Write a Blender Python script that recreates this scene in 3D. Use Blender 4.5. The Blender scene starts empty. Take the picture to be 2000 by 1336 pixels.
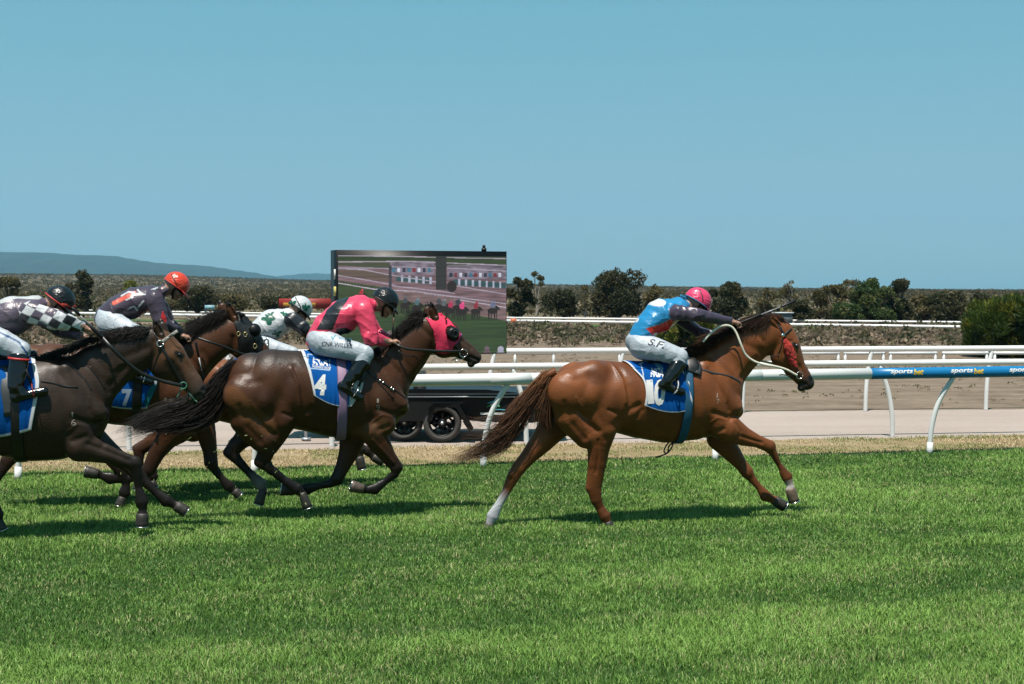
import bpy, math, random
import numpy as np
from mathutils import Vector
from mathutils.bvhtree import BVHTree
S = bpy.context.scene
# ------------------------------------------------------------------ camera, sky, sun, exposure
FPX = 2000 * 50 / 36.0
HC = 2.15
PITCH = math.atan(112 / FPX)
cd = bpy.data.cameras.new('camera'); cam = bpy.data.objects.new('camera', cd)
S.collection.objects.link(cam); S.camera = cam
cam.location = (0, 0, HC); cam.rotation_euler = (math.pi / 2 - PITCH, 0, 0)
cd.lens = 50; cd.sensor_width = 36; cd.clip_start = 0.1; cd.clip_end = 60000
SUN_EL = math.radians(70)
SUN_AZ = math.atan2(-0.12, -0.345)          # direction towards the sun: a little left of and behind the camera
W = bpy.data.worlds.new('World'); S.world = W; W.use_nodes = True
wn = W.node_tree; bg = wn.nodes['Background']
sky = wn.nodes.new('ShaderNodeTexSky'); sky.sky_type = 'NISHITA'; sky.sun_disc = False
sky.sun_elevation = SUN_EL; sky.sun_rotation = SUN_AZ
sky.air_density = 1.0; sky.dust_density = 0.6; sky.ozone_density = 1.0; sky.altitude = 0
SKY_S = 0.1; EXPO = 0.8
ssc = wn.nodes.new('ShaderNodeVectorMath'); ssc.operation = 'SCALE'; ssc.inputs['Scale'].default_value = 0.1; wn.links.new(sky.outputs[0], ssc.inputs[0])
ssp = wn.nodes.new('ShaderNodeSeparateXYZ'); scb = wn.nodes.new('ShaderNodeCombineXYZ'); wn.links.new(ssc.outputs[0], ssp.inputs[0])
for ch_, (g_, k_) in enumerate(((.85, .585), (.30, .59), (.30, .675))):      # the teal cast of the photograph
    pw = wn.nodes.new('ShaderNodeMath'); pw.operation = 'POWER'; pw.inputs[1].default_value = g_; wn.links.new(ssp.outputs[ch_], pw.inputs[0])
    ml = wn.nodes.new('ShaderNodeMath'); ml.operation = 'MULTIPLY'; ml.inputs[1].default_value = k_ / SKY_S / 2 ** EXPO; wn.links.new(pw.outputs[0], ml.inputs[0]); wn.links.new(ml.outputs[0], scb.inputs[ch_])
wn.links.new(scb.outputs[0], bg.inputs[0]); bg.inputs[1].default_value = SKY_S
sd = bpy.data.lights.new('sun', 'SUN'); sun = bpy.data.objects.new('sun', sd); S.collection.objects.link(sun)
sd.energy = 4.7; sd.angle = math.radians(0.5); sd.color = (1.0, 0.94, 0.86)
sv = Vector((math.sin(SUN_AZ) * math.cos(SUN_EL), math.cos(SUN_AZ) * math.cos(SUN_EL), math.sin(SUN_EL)))
sun.rotation_euler = sv.to_track_quat('Z', 'Y').to_euler(); sun.location = (0, 0, 30)
S.view_settings.view_transform = 'Standard'; S.view_settings.look = 'None'
S.view_settings.gamma = 1; S.view_settings.exposure = EXPO

rnd = random.Random(7); rng = np.random.default_rng(7)
f32 = np.float32

def tag(o, label=None, cat=None, group=None, kind=None):
    if label: o['label'] = label
    if cat: o['category'] = cat
    if group: o['group'] = group
    if kind: o['kind'] = kind
    return o

# ------------------------------------------------------------------ materials
def lin(r, g, b):
    f = lambda c: (c / 255 / 12.92) if c / 255 <= 0.04045 else ((c / 255 + 0.055) / 1.055) ** 2.4
    return (f(r), f(g), f(b))

ALB = .62
def mat(name, col=(.5, .5, .5), rough=0.6, metal=0.0, spec=0.5, coat=0.0, sheen=0.0, attr=False, var=0.0, vscale=8.0,
        bump=0.0, bscale=60.0, bstretch=(1, 1, 1), bdist=0.01, emit=0.0, crough=0.2, trans=0.0, detail=4.0):
    m = bpy.data.materials.new(name); m.use_nodes = True
    nt = m.node_tree; N = nt.nodes; Lk = nt.links
    p = N['Principled BSDF']; alb = ALB if metal < .5 and name != 'grass_blades' else 1.0; col = tuple(c * alb for c in col)
    p.inputs['Base Color'].default_value = (*col, 1); p.inputs['Roughness'].default_value = rough
    p.inputs['Metallic'].default_value = metal; p.inputs['Specular IOR Level'].default_value = spec
    p.inputs['Coat Weight'].default_value = coat; p.inputs['Coat Roughness'].default_value = crough
    p.inputs['Sheen Weight'].default_value = sheen
    src = None
    if attr:
        a = N.new('ShaderNodeAttribute'); a.attribute_name = 'Col'; sc_ = N.new('ShaderNodeVectorMath'); sc_.operation = 'SCALE'; sc_.inputs['Scale'].default_value = alb; Lk.new(a.outputs['Color'], sc_.inputs[0]); src = sc_.outputs[0]
    tc = N.new('ShaderNodeTexCoord')
    if var > 0:
        nz = N.new('ShaderNodeTexNoise'); nz.inputs['Scale'].default_value = vscale; nz.inputs['Detail'].default_value = detail
        Lk.new(tc.outputs['Object'], nz.inputs['Vector'])
        mr = N.new('ShaderNodeMapRange'); mr.inputs['From Min'].default_value = .25; mr.inputs['From Max'].default_value = .75
        mr.inputs['To Min'].default_value = 1 - var; mr.inputs['To Max'].default_value = 1 + var
        Lk.new(nz.outputs['Fac'], mr.inputs['Value'])
        vm = N.new('ShaderNodeVectorMath'); vm.operation = 'SCALE'
        if src: Lk.new(src, vm.inputs[0])
        else: vm.inputs[0].default_value = col
        Lk.new(mr.outputs[0], vm.inputs['Scale']); src = vm.outputs[0]
    if src: Lk.new(src, p.inputs['Base Color'])
    if emit > 0:
        if src:
            for l_ in list(p.inputs['Base Color'].links): Lk.remove(l_)
            p.inputs['Base Color'].default_value = (.01, .01, .012, 1); Lk.new(src, p.inputs['Emission Color'])
        else: p.inputs['Emission Color'].default_value = (*col, 1)
        p.inputs['Emission Strength'].default_value = emit
    if bump > 0:
        mp = N.new('ShaderNodeMapping'); mp.inputs['Scale'].default_value = bstretch
        Lk.new(tc.outputs['Object'], mp.inputs['Vector'])
        n2 = N.new('ShaderNodeTexNoise'); n2.inputs['Scale'].default_value = bscale; n2.inputs['Detail'].default_value = 3
        Lk.new(mp.outputs[0], n2.inputs['Vector'])
        b = N.new('ShaderNodeBump'); b.inputs['Strength'].default_value = bump; b.inputs['Distance'].default_value = bdist
        Lk.new(n2.outputs['Fac'], b.inputs['Height']); Lk.new(b.outputs[0], p.inputs['Normal'])
    return m

M = {}
M['coat'] = mat('horse_coat', rough=.55, spec=.12, coat=.34, crough=.30, attr=True, var=.30, vscale=5, bump=.35, bscale=38, bstretch=(1, 1, 2.5), bdist=.006)
def coat_detail(m):
    nt = m.node_tree; N = nt.nodes; Lk = nt.links; p = N['Principled BSDF']; tc = N['Texture Coordinate']
    n = N.new('ShaderNodeTexNoise'); n.inputs['Scale'].default_value = 14; n.inputs['Detail'].default_value = 5; Lk.new(tc.outputs['Object'], n.inputs['Vector'])
    mr = N.new('ShaderNodeMapRange'); mr.inputs['From Min'].default_value = .3; mr.inputs['From Max'].default_value = .7; mr.inputs['To Min'].default_value = .26; mr.inputs['To Max'].default_value = .46
    Lk.new(n.outputs['Fac'], mr.inputs['Value']); Lk.new(mr.outputs[0], p.inputs['Coat Roughness'])
    mp = N.new('ShaderNodeMapping'); mp.inputs['Scale'].default_value = (1, 1, .35); Lk.new(tc.outputs['Object'], mp.inputs[0])
    n3 = N.new('ShaderNodeTexNoise'); n3.inputs['Scale'].default_value = 190; n3.inputs['Detail'].default_value = 2; Lk.new(mp.outputs[0], n3.inputs['Vector'])
    b0 = [x for x in N if x.type == 'BUMP'][0]; b = N.new('ShaderNodeBump'); b.inputs['Strength'].default_value = .42; b.inputs['Distance'].default_value = .003
    Lk.new(n3.outputs['Fac'], b.inputs['Height']); Lk.new(b0.outputs[0], b.inputs['Normal']); Lk.new(b.outputs[0], p.inputs['Normal']); Lk.new(b.outputs[0], p.inputs['Coat Normal'])
coat_detail(M['coat'])
M['skin'] = mat('skin', rough=.5, attr=True, var=.08, vscale=30)
M['silk'] = mat('silk', rough=.34, spec=.5, sheen=.0, attr=True, var=.05, bump=.3, bscale=14, bstretch=(1, 1, 2.2), bdist=.02)
M['nylon'] = mat('nylon', rough=.5, attr=True, var=.03, bump=.4, bscale=30, bstretch=(1, 1, 1.6), bdist=.01)
M['capsilk'] = mat('cap_silk', rough=.28, spec=.45, attr=True, bump=.6, bscale=20, bdist=.016, bstretch=(1, 1.6, 2.4))
M['boot'] = mat('boot_leather', col=(.004, .005, .006), rough=.16, spec=.45, coat=.35, crough=.06, bump=.3, bscale=18, bdist=.01)
M['leather'] = mat('leather', col=(.008, .007, .0065), rough=.42, var=.2, vscale=30)
M['brownleather'] = mat('brown_leather', col=(.06, .025, .012), rough=.45, var=.2, vscale=30)
M['rubber'] = mat('rein_rubber', col=(.95, .88, .72), rough=.7, var=.1, vscale=40)
M['metal'] = mat('steel', col=(.6, .6, .58), rough=.25, metal=1)
M['gold'] = mat('brass', col=(.7, .5, .22), rough=.3, metal=1)
M['cloth'] = mat('saddle_cloth', rough=.8, spec=.06, attr=True, bump=.3, bscale=40, bdist=.006)
M['white'] = mat('white_cloth', col=(.78, .78, .76), rough=.7)
M['decal_dark'] = mat('print_dark', col=(.02, .02, .04), rough=.7)
M['brand'] = mat('freeze_brand', col=(.40, .34, .29), rough=.7)
M['hoof'] = mat('hoof', rough=.55, attr=True, var=.3, vscale=40, bump=.4, bscale=30, bstretch=(1, 1, 5), bdist=.004)
M['eye'] = mat('eye', col=(.004, .003, .003), rough=.06, spec=.8)
M['hair'] = mat('hair', rough=.5, spec=.22, attr=True)
M['fleece'] = mat('fleece', col=lin(214, 62, 48), rough=.9, var=.25, vscale=60, bump=1, bscale=120, bdist=.02)
M['pinkmask'] = mat('pink_hood', col=lin(250, 70, 105), rough=.7, spec=.1, var=.06, bump=.3, bscale=40)
M['black'] = mat('black_plastic', col=(.006, .006, .007), rough=.4, spec=.25)
M['rail'] = mat('white_rail_paint', col=(.92, .92, .90), rough=.42, var=.05, vscale=1.5, bump=.05)
M['railblue'] = mat('rail_wrap_blue', col=lin(10, 125, 185), rough=.4)
M['yellow'] = mat('print_yellow', col=lin(235, 195, 40), rough=.6)
M['trailer'] = mat('trailer_paint', col=(.010, .011, .011), rough=.6, spec=.2, var=.2, vscale=3)
M['tyre'] = mat('tyre', col=(.06, .055, .05), rough=.85, var=.25, vscale=12, bump=.4, bscale=40)
M['galv'] = mat('galvanised', col=(.42, .44, .46), rough=.4, metal=.7)
M['screenimg'] = mat('screen_picture', rough=.5, attr=True, emit=1.0)
M['leaf'] = mat('leaves', rough=.6, attr=True, spec=.25)
M['bark'] = mat('bark', col=(.16, .12, .09), rough=.9, var=.3, vscale=3)
M['palebark'] = mat('pale_bark', col=(.42, .36, .30), rough=.9, var=.25, vscale=3)
def translucent(m, f):
    nt = m.node_tree; N = nt.nodes; Lk = nt.links; p = N['Principled BSDF']; a = [x for x in N if x.type == 'ATTRIBUTE'][0]
    t = N.new('ShaderNodeBsdfTranslucent'); Lk.new(a.outputs['Color'], t.inputs['Color']); mx = N.new('ShaderNodeMixShader'); mx.inputs[0].default_value = f
    Lk.new(p.outputs[0], mx.inputs[1]); Lk.new(t.outputs[0], mx.inputs[2]); Lk.new(mx.outputs[0], N['Material Output'].inputs['Surface'])
M['grass'] = mat('grass_blades', rough=.55, attr=True, spec=.3)

translucent(M['leaf'], .30)
# ------------------------------------------------------------------ meshes
def mesh_np(name, V, F, m, parent=None, col=None, smooth=True, midx=None, extra=None):
    """F: (n,k) array, or a list of such arrays with different k"""
    me = bpy.data.meshes.new(name)
    V = np.asarray(V, f32)
    Fs = F if isinstance(F, list) else [F]
    Fs = [np.asarray(a, np.int32) for a in Fs if len(a)]
    loops = np.concatenate([a.ravel() for a in Fs]); tot = np.concatenate([np.full(len(a), a.shape[1], np.int32) for a in Fs])
    me.vertices.add(len(V)); me.vertices.foreach_set('co', V.ravel())
    me.loops.add(len(loops)); me.loops.foreach_set('vertex_index', loops)
    me.polygons.add(len(tot)); st = np.zeros(len(tot), np.int32); st[1:] = np.cumsum(tot)[:-1]
    me.polygons.foreach_set('loop_start', st)
    try: me.polygons.foreach_set('loop_total', tot)
    except Exception: pass
    if smooth: me.polygons.foreach_set('use_smooth', np.ones(len(tot), bool))
    if midx is not None: me.polygons.foreach_set('material_index', np.asarray(midx, np.int32))
    me.update(calc_edges=True)
    if col is not None:
        a = me.color_attributes.new('Col', 'FLOAT_COLOR', 'POINT')
        c = np.ones((len(V), 4), f32); c[:, :3] = col; a.data.foreach_set('color', c.ravel())
    for mm in (m if isinstance(m, (list, tuple)) else [m]): me.materials.append(mm)
    o = bpy.data.objects.new(name, me); S.collection.objects.link(o)
    if parent: o.parent = parent
    return o

class MB:
    def __init__(s): s.v = []; s.f = {}; s.n = 0; s.c = []
    def add(s, V, F, col=None):
        V = np.asarray(V, f32)
        F = F if isinstance(F, list) else [F]
        for a in F:
            a = np.asarray(a, np.int32)
            if len(a): s.f.setdefault(a.shape[1], []).append(a + s.n)
        s.v.append(V); s.n += len(V)
        c = np.zeros((len(V), 3), f32); c[:] = (0.5, 0.5, 0.5) if col is None else col; s.c.append(c)
    def box(s, c, size, rz=0, col=None, ry=0, rx=0):
        x, y, z = [q / 2 for q in size]
        P = np.array([(a, b, d) for a in (-x, x) for b in (-y, y) for d in (-z, z)])
        if rx: P = P @ np.array([[1, 0, 0], [0, math.cos(rx), -math.sin(rx)], [0, math.sin(rx), math.cos(rx)]]).T
        if ry: P = P @ np.array([[math.cos(ry), 0, math.sin(ry)], [0, 1, 0], [-math.sin(ry), 0, math.cos(ry)]]).T
        if rz: P = P @ np.array([[math.cos(rz), -math.sin(rz), 0], [math.sin(rz), math.cos(rz), 0], [0, 0, 1]]).T
        s.add(P + np.array(c), np.array([(0, 1, 3, 2), (4, 6, 7, 5), (0, 4, 5, 1), (2, 3, 7, 6), (0, 2, 6, 4), (1, 5, 7, 3)]), col)
    def sweep(s, P, w, t, n=None, k=8, col=None, caps=True):
        """elliptic tube along P; w = half width across normal n, t = half thickness along n"""
        P = np.asarray(P, float); m_ = len(P)
        w = np.broadcast_to(np.asarray(w, float), (m_,)); t = np.broadcast_to(np.asarray(t, float), (m_,))
        T = np.gradient(P, axis=0); T /= np.linalg.norm(T, axis=1)[:, None] + 1e-9
        nn = np.broadcast_to(np.array(n if n is not None else (0, -1, 0.01), float), (m_, 3)).copy()
        nn -= (nn * T).sum(1)[:, None] * T; l = np.linalg.norm(nn, axis=1)[:, None]
        nn = np.where(l < 1e-3, np.array([0.3, 0.2, 1.0]), nn); nn /= np.linalg.norm(nn, axis=1)[:, None]
        b = np.cross(T, nn)
        a = np.arange(k) / k * 2 * np.pi
        R = P[:, None] + (np.cos(a)[None, :, None] * (w[:, None, None] * b[:, None])) + (np.sin(a)[None, :, None] * (t[:, None, None] * nn[:, None]))
        V = R.reshape(-1, 3)
        i = np.arange(m_ - 1)[:, None] * k + np.arange(k)[None]; j = np.arange(m_ - 1)[:, None] * k + (np.arange(k)[None] + 1) % k
        F = np.stack([i, j, j + k, i + k], -1).reshape(-1, 4)
        Fs = [F]
        if caps: Fs.append(np.array([list(range(k))[::-1], [(m_ - 1) * k + q for q in range(k)]]))
        if col is not None and np.ndim(col) == 2: col = np.repeat(np.asarray(col), k, 0)
        s.add(V, Fs, col)
    def tube(s, P, r, k=8, col=None): s.sweep(P, r, r, None, k, col)
    def lathe(s, prof, c, axis, k=24, col=None, closed=False):
        """prof: list of (radius, along)"""
        ax = np.array(axis, float); ax /= np.linalg.norm(ax)
        h = np.array((0, 0, 1.0)) if abs(ax[2]) < .9 else np.array((1.0, 0, 0))
        e1 = np.cross(ax, h); e1 /= np.linalg.norm(e1); e2 = np.cross(ax, e1)
        a = np.arange(k) / k * 2 * np.pi; V = []
        for r, d in prof: V.append(np.array(c) + ax * d + r * (np.cos(a)[:, None] * e1 + np.sin(a)[:, None] * e2))
        m_ = len(prof); V = np.concatenate(V)
        i = np.arange(m_ - 1)[:, None] * k + np.arange(k)[None]; j = np.arange(m_ - 1)[:, None] * k + (np.arange(k)[None] + 1) % k
        Fs = [np.stack([i, i + k, j + k, j], -1).reshape(-1, 4)]
        if closed: Fs.append(np.array([list(range(k)), [(m_ - 1) * k + q for q in range(k)][::-1]]))
        s.add(V, Fs, col)
    def build(s, name, m, parent=None, smooth=False, attr=False):
        V = np.concatenate(s.v); Fs = [np.concatenate(a) for a in s.f.values()]
        return mesh_np(name, V, Fs, m, parent, np.concatenate(s.c) if attr else None, smooth)

def catmull(P, n=8):
    P = np.asarray(P, float)
    if len(P) < 3: return np.array([P[0] + (P[-1] - P[0]) * t for t in np.linspace(0, 1, n + 1)])
    Q = np.vstack([2 * P[0] - P[1], P, 2 * P[-1] - P[-2]]); out = []
    for i in range(1, len(Q) - 2):
        for t in np.arange(n) / n:
            out.append(.5 * ((2 * Q[i]) + (-Q[i - 1] + Q[i + 1]) * t + (2 * Q[i - 1] - 5 * Q[i] + 4 * Q[i + 1] - Q[i + 2]) * t * t
                             + (-Q[i - 1] + 3 * Q[i] - 3 * Q[i + 1] + Q[i + 2]) * t ** 3))
    out.append(P[-1]); return np.array(out)

def empty(name, loc, rz=0):
    o = bpy.data.objects.new(name, None); S.collection.objects.link(o)
    o.location = loc; o.rotation_euler = (0, 0, rz); o.empty_display_size = .2
    return o

# ------------------------------------------------------------------ measuring: photo pixel -> point at its own distance
RT = np.array((1., 0, 0)); UP = np.array((0, math.sin(PITCH), math.cos(PITCH))); FW = np.array((0, math.cos(PITCH), -math.sin(PITCH)))
CP = np.array((0, 0, HC))
def ray(px, py): return (px - 1000) / FPX * RT + (668 - py) / FPX * UP + FW
def ground(px, py, z=0):
    d = ray(px, py); t = (z - HC) / d[2]; return CP + t * d
def at_Y(px, py, Y):
    d = ray(px, py); return CP + d * (Y / d[1])
YAW = math.radians(11.5)
class Fr:
    """frame of a horse: local x forwards, y to its far side, z up"""
    def __init__(s, px, Y, yaw=YAW):
        s.loc = np.array(((px - 1000) / FPX * Y, Y, 0.)); s.yaw = yaw
        c, q = math.cos(yaw), math.sin(yaw); s.R = np.array([[c, -q, 0], [q, c, 0], [0, 0, 1]])
        s.C = s.R.T @ (CP - s.loc)
    def L(s, px, py, lat=0.0):
        d = s.R.T @ ray(px, py); t = (lat - s.C[1]) / d[1]; return s.C + d * t
    def sc(s, px, py, lat=0.0):
        d = s.R.T @ ray(px, py); return (lat - s.C[1]) / d[1] / FPX
    def uv(s, P, lat):
        """side elevation of local points (object space), in photo-pixel units at lateral lat"""
        Q = np.array(P, float); Q[:, 1] = lat; Wd = Q @ s.R.T + s.loc - CP
        z = Wd @ FW; return np.stack([1000 + FPX * (Wd @ RT) / z, 668 - FPX * (Wd @ UP) / z], 1)
# ------------------------------------------------------------------ implicit bodies: elliptic cone chains, blended and meshed as one surface
class Chain:
    def __init__(s, nodes, k=0.03, col=(.5, .5, .5), cols=None, cap=1.0):
        """nodes: list of (P, r_inplane, r_lateral)"""
        s.P = [np.array(n[0], float) for n in nodes]; s.r = [n[1] for n in nodes]; s.l = [n[2] for n in nodes]
        s.k = k; s.cols = [np.array(c) for c in (cols if cols is not None else [col] * len(nodes))]; s.cap = cap
        if len(s.P) == 1:
            s.P.append(s.P[0] + np.array((1e-3, 0, 0))); s.r.append(s.r[0]); s.l.append(s.l[0]); s.cols.append(s.cols[0])
    def bbox(s, m):
        P = np.array(s.P); R = np.maximum(s.r, s.l)[:, None] + m
        return (P - R).min(0), (P + R).max(0)
    def ev(s, X, Y, Z, color=False):
        best = None
        for i in range(len(s.P) - 1):
            a, b = s.P[i], s.P[i + 1]; d = b - a; Ln = max(np.linalg.norm(d), 1e-6); e1 = d / Ln
            yh = np.array((0, 1., 0)) if abs(e1[1]) < .97 else np.array((0, 0, 1.))
            e2 = yh - yh.dot(e1) * e1; e2 /= np.linalg.norm(e2); e3 = np.cross(e1, e2)
            x, y, z = X - f32(a[0]), Y - f32(a[1]), Z - f32(a[2])
            q1 = x * f32(e1[0]) + y * f32(e1[1]) + z * f32(e1[2])
            q2 = x * f32(e2[0]) + y * f32(e2[1]) + z * f32(e2[2])
            q3 = x * f32(e3[0]) + y * f32(e3[1]) + z * f32(e3[2])
            t = np.clip(q1 / f32(Ln), 0, 1); al = q1 - t * f32(Ln)
            r3 = f32(s.r[i]) + t * f32(s.r[i + 1] - s.r[i]); r2 = f32(s.l[i]) + t * f32(s.l[i + 1] - s.l[i])
            ra = np.minimum(r3, r2) if s.cap == 'min' else r3 * f32(s.cap)
            u2, u3, u1 = q2 / r2, q3 / r3, al / ra
            k0 = np.sqrt(u1 * u1 + u2 * u2 + u3 * u3) + f32(1e-6)
            k1 = np.sqrt((u1 / ra) ** 2 + (u2 / r2) ** 2 + (u3 / r3) ** 2) + f32(1e-6)
            f = k0 * (k0 - 1) / k1
            f = np.where(k0 < .3, -np.minimum(r2, r3) * f32(.7), f)
            if color:
                c = s.cols[i][None] + t[:, None] * (s.cols[i + 1] - s.cols[i])[None]
            if best is None:
                best = f
                if color: bc = c
            else:
                if color: bc = np.where((f < best)[:, None], c, bc)
                best = np.minimum(best, f)
        return (best, bc) if color else best

def smin(a, b, k):
    h = np.maximum(k - np.abs(a - b), 0); return np.minimum(a, b) - h * h / f32(4 * k)

def polydist(X, Z, pts):
    best = None
    for (x0, z0), (x1, z1) in zip(pts[:-1], pts[1:]):
        dx, dz = x1 - x0, z1 - z0; t = np.clip(((X - x0) * dx + (Z - z0) * dz) / (dx * dx + dz * dz + 1e-9), 0, 1)
        d = (X - x0 - t * dx) ** 2 + (Z - z0 - t * dz) ** 2
        best = d if best is None else np.minimum(best, d)
    return np.sqrt(best)

def folds(X, Y, Z, fr, seed):
    """creases: long sharp ridges that wander"""
    r = np.random.default_rng(seed); out = 0
    for i in range(4):
        d = r.normal(size=3) * np.array((1, .45, 1)); d /= np.linalg.norm(d); e = r.normal(size=3); e /= np.linalg.norm(e); g = r.normal(size=3); g /= np.linalg.norm(g)
        w = fr * (.55 + .45 * i); ph = (X * d[0] + Y * d[1] + Z * d[2]) * w + 1.8 * np.sin((X * e[0] + Y * e[1] + Z * e[2]) * w * .35 + i) + .6 * np.sin((X * g[0] + Y * g[1] + Z * g[2]) * w * .8)
        m = .5 + .5 * np.sin((X * g[0] - Y * e[1] + Z * e[0]) * fr * .3 + 2 * i)
        out = out + (1 - 2 * np.sqrt(np.abs(np.sin(ph * .5)) + .02)) * m / (1 + .6 * i)
    return -out / 2.0

def sdf_mesh(chains, vox, strokes=(), carve=(), fold=None, clipf=None):
    lo = np.min([c.bbox(.03)[0] for c in chains], 0); hi = np.max([c.bbox(.03)[1] for c in chains], 0)
    n = np.ceil((hi - lo) / vox).astype(int) + 1
    F = np.full(n, .2, f32)
    ax = [(lo[i] + np.arange(n[i]) * vox).astype(f32) for i in range(3)]
    def sub(a, b):
        i0 = np.clip(np.floor((a - lo) / vox).astype(int), 0, n - 1); i1 = np.clip(np.ceil((b - lo) / vox).astype(int) + 1, 1, n)
        return tuple(slice(p, q) for p, q in zip(i0, i1))
    def grid(sl): return ax[0][sl[0]][:, None, None], ax[1][sl[1]][None, :, None], ax[2][sl[2]][None, None, :]
    for c in chains:
        sl = sub(*c.bbox(.045 + c.k)); F[sl] = smin(F[sl], c.ev(*grid(sl)), f32(c.k))
    for c in carve:
        sl = sub(*c.bbox(.03)); g = c.ev(*grid(sl)); F[sl] = -smin(-F[sl], g, f32(c.k))
    for pts, w, amp, side in strokes:
        P = np.array(pts); a = np.array((P[:, 0].min() - 2.2 * w, lo[1], P[:, 1].min() - 2.2 * w)); b = np.array((P[:, 0].max() + 2.2 * w, hi[1], P[:, 1].max() + 2.2 * w))
        sl = sub(a, b); X, Y, Z = grid(sl); d = polydist(X, Z, pts); g = amp * np.exp(-(d / w) ** 2)
        sm = np.clip((-Y - .02) / .03, 0, 1) if side == 'n' else (np.clip((Y - .02) / .03, 0, 1) if side == 'f' else np.clip((np.abs(Y) - .01) / .02, 0, 1))
        F[sl] += (g * sm).astype(f32)
    if fold:
        X, Y, Z = grid(tuple(slice(0, q) for q in n)); amp, fr, seed = fold
        near = np.abs(F) < .03
        I = np.nonzero(near); F[I] += (amp * folds(ax[0][I[0]], ax[1][I[1]], ax[2][I[2]], fr, seed)).astype(f32)
    if clipf: 
        X, Y, Z = grid(tuple(slice(0, q) for q in n)); F = np.maximum(F, clipf(X, Y, Z)).astype(f32)
    # surface nets
    ins = F < 0
    cc = np.zeros(n - 1, np.uint8)
    for i in (0, 1):
        for j in (0, 1):
            for k in (0, 1): cc += ins[i:n[0] - 1 + i, j:n[1] - 1 + j, k:n[2] - 1 + k]
    act = np.nonzero((cc > 0) & (cc < 8)); idx = np.full(n - 1, -1, np.int32); idx[act] = np.arange(len(act[0]))
    A = np.stack(act, 1); acc = np.zeros((len(A), 3), f32); cnt = np.zeros(len(A), f32)
    cor = [(i, j, k) for i in (0, 1) for j in (0, 1) for k in (0, 1)]
    for p in cor:
        for d in range(3):
            if p[d]: continue
            q = list(p); q[d] = 1
            fa = F[A[:, 0] + p[0], A[:, 1] + p[1], A[:, 2] + p[2]]; fb = F[A[:, 0] + q[0], A[:, 1] + q[1], A[:, 2] + q[2]]
            s_ = (fa < 0) != (fb < 0); t = np.where(s_, fa / np.where(s_, fa - fb, 1), 0)
            pos = np.array(p, f32)[None] + np.zeros((len(A), 3), f32); pos[:, d] += t
            acc += pos * s_[:, None]; cnt += s_
    V = (A + acc / cnt[:, None]) * vox + lo
    Fq = []
    for d in range(3):
        o1, o2 = [(1, 2), (2, 0), (0, 1)][d]
        sa = [slice(None)] * 3; sb = [slice(None)] * 3; sa[d] = slice(0, -1); sb[d] = slice(1, None)
        for o in (o1, o2): sa[o] = slice(1, -1); sb[o] = slice(1, -1)
        a_, b_ = ins[tuple(sa)], ins[tuple(sb)]; E = np.nonzero(a_ != b_); fl = b_[E]
        c = np.stack(E, 1); c[:, o1] += 1; c[:, o2] += 1
        def g(u, v):
            q = c.copy(); q[:, o1] -= u; q[:, o2] -= v; return idx[q[:, 0], q[:, 1], q[:, 2]]
        Q = np.stack([g(1, 1), g(0, 1), g(0, 0), g(1, 0)], 1); Q[fl] = Q[fl][:, ::-1]; Fq.append(Q)
    return V.astype(f32), np.concatenate(Fq)

def relax(V, F, it=2):
    for _ in range(it):
        a = np.zeros_like(V, dtype=np.float64); c = np.zeros(len(V))
        for i in range(4):
            j = (i + 1) % 4
            for u, v in ((i, j), (j, i)):
                for ax in range(3): a[:, ax] += np.bincount(F[:, u], V[F[:, v], ax], len(V))
                c += np.bincount(F[:, u], minlength=len(V))
        V = (.5 * V + .5 * a / np.maximum(c, 1)[:, None]).astype(f32)
    return V

def chain_color(chains, V, soft=.010):
    X, Y, Z = V[:, 0], V[:, 1], V[:, 2]; wt = np.zeros(len(V)); acc = np.zeros((len(V), 3))
    for c in chains:
        lo, hi = c.bbox(.05); I = np.nonzero(((V > lo) & (V < hi)).all(1))[0]
        if not len(I): continue
        f, col = c.ev(X[I], Y[I], Z[I], True); w = np.exp(-np.clip(f, -.08, .2) / soft); wt[I] += w; acc[I] += w[:, None] * col
    return acc / np.maximum(wt, 1e-9)[:, None]

def inpoly(U, poly):
    x, y = U[:, 0], U[:, 1]; r = np.zeros(len(U), bool); n = len(poly)
    for i in range(n):
        x0, y0 = poly[i]; x1, y1 = poly[(i + 1) % n]
        c = ((y0 > y) != (y1 > y)); r ^= c & (x < (x1 - x0) * (y - y0) / ((y1 - y0) or 1e-9) + x0)
    return r
def inell(U, c, rx, ry, a=0):
    a = math.radians(a); d = U - np.array(c); x = d[:, 0] * math.cos(a) + d[:, 1] * math.sin(a); y = -d[:, 0] * math.sin(a) + d[:, 1] * math.cos(a)
    return (x / rx) ** 2 + (y / ry) ** 2 < 1
def linedist(U, pts): return polydist(U[:, 0], U[:, 1], pts)

def bvh_of(*objs):
    V = []; F = []; n = 0
    for o in objs:
        me = o.data; v = np.zeros(len(me.vertices) * 3, f32); me.vertices.foreach_get('co', v); v = v.reshape(-1, 3)
        F += [tuple(i + n for i in p.vertices) for p in me.polygons] if False else []
        l = np.zeros(len(me.loops), np.int32); me.loops.foreach_get('vertex_index', l)
        ls = np.zeros(len(me.polygons), np.int32); me.polygons.foreach_get('loop_start', ls)
        lt = np.zeros(len(me.polygons), np.int32); me.polygons.foreach_get('loop_total', lt)
        F += [tuple(int(q) + n for q in l[a:a + b]) for a, b in zip(ls.tolist(), lt.tolist())]
        V.append(v); n += len(v)
    return BVHTree.FromPolygons(np.concatenate(V).tolist(), F)

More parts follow.
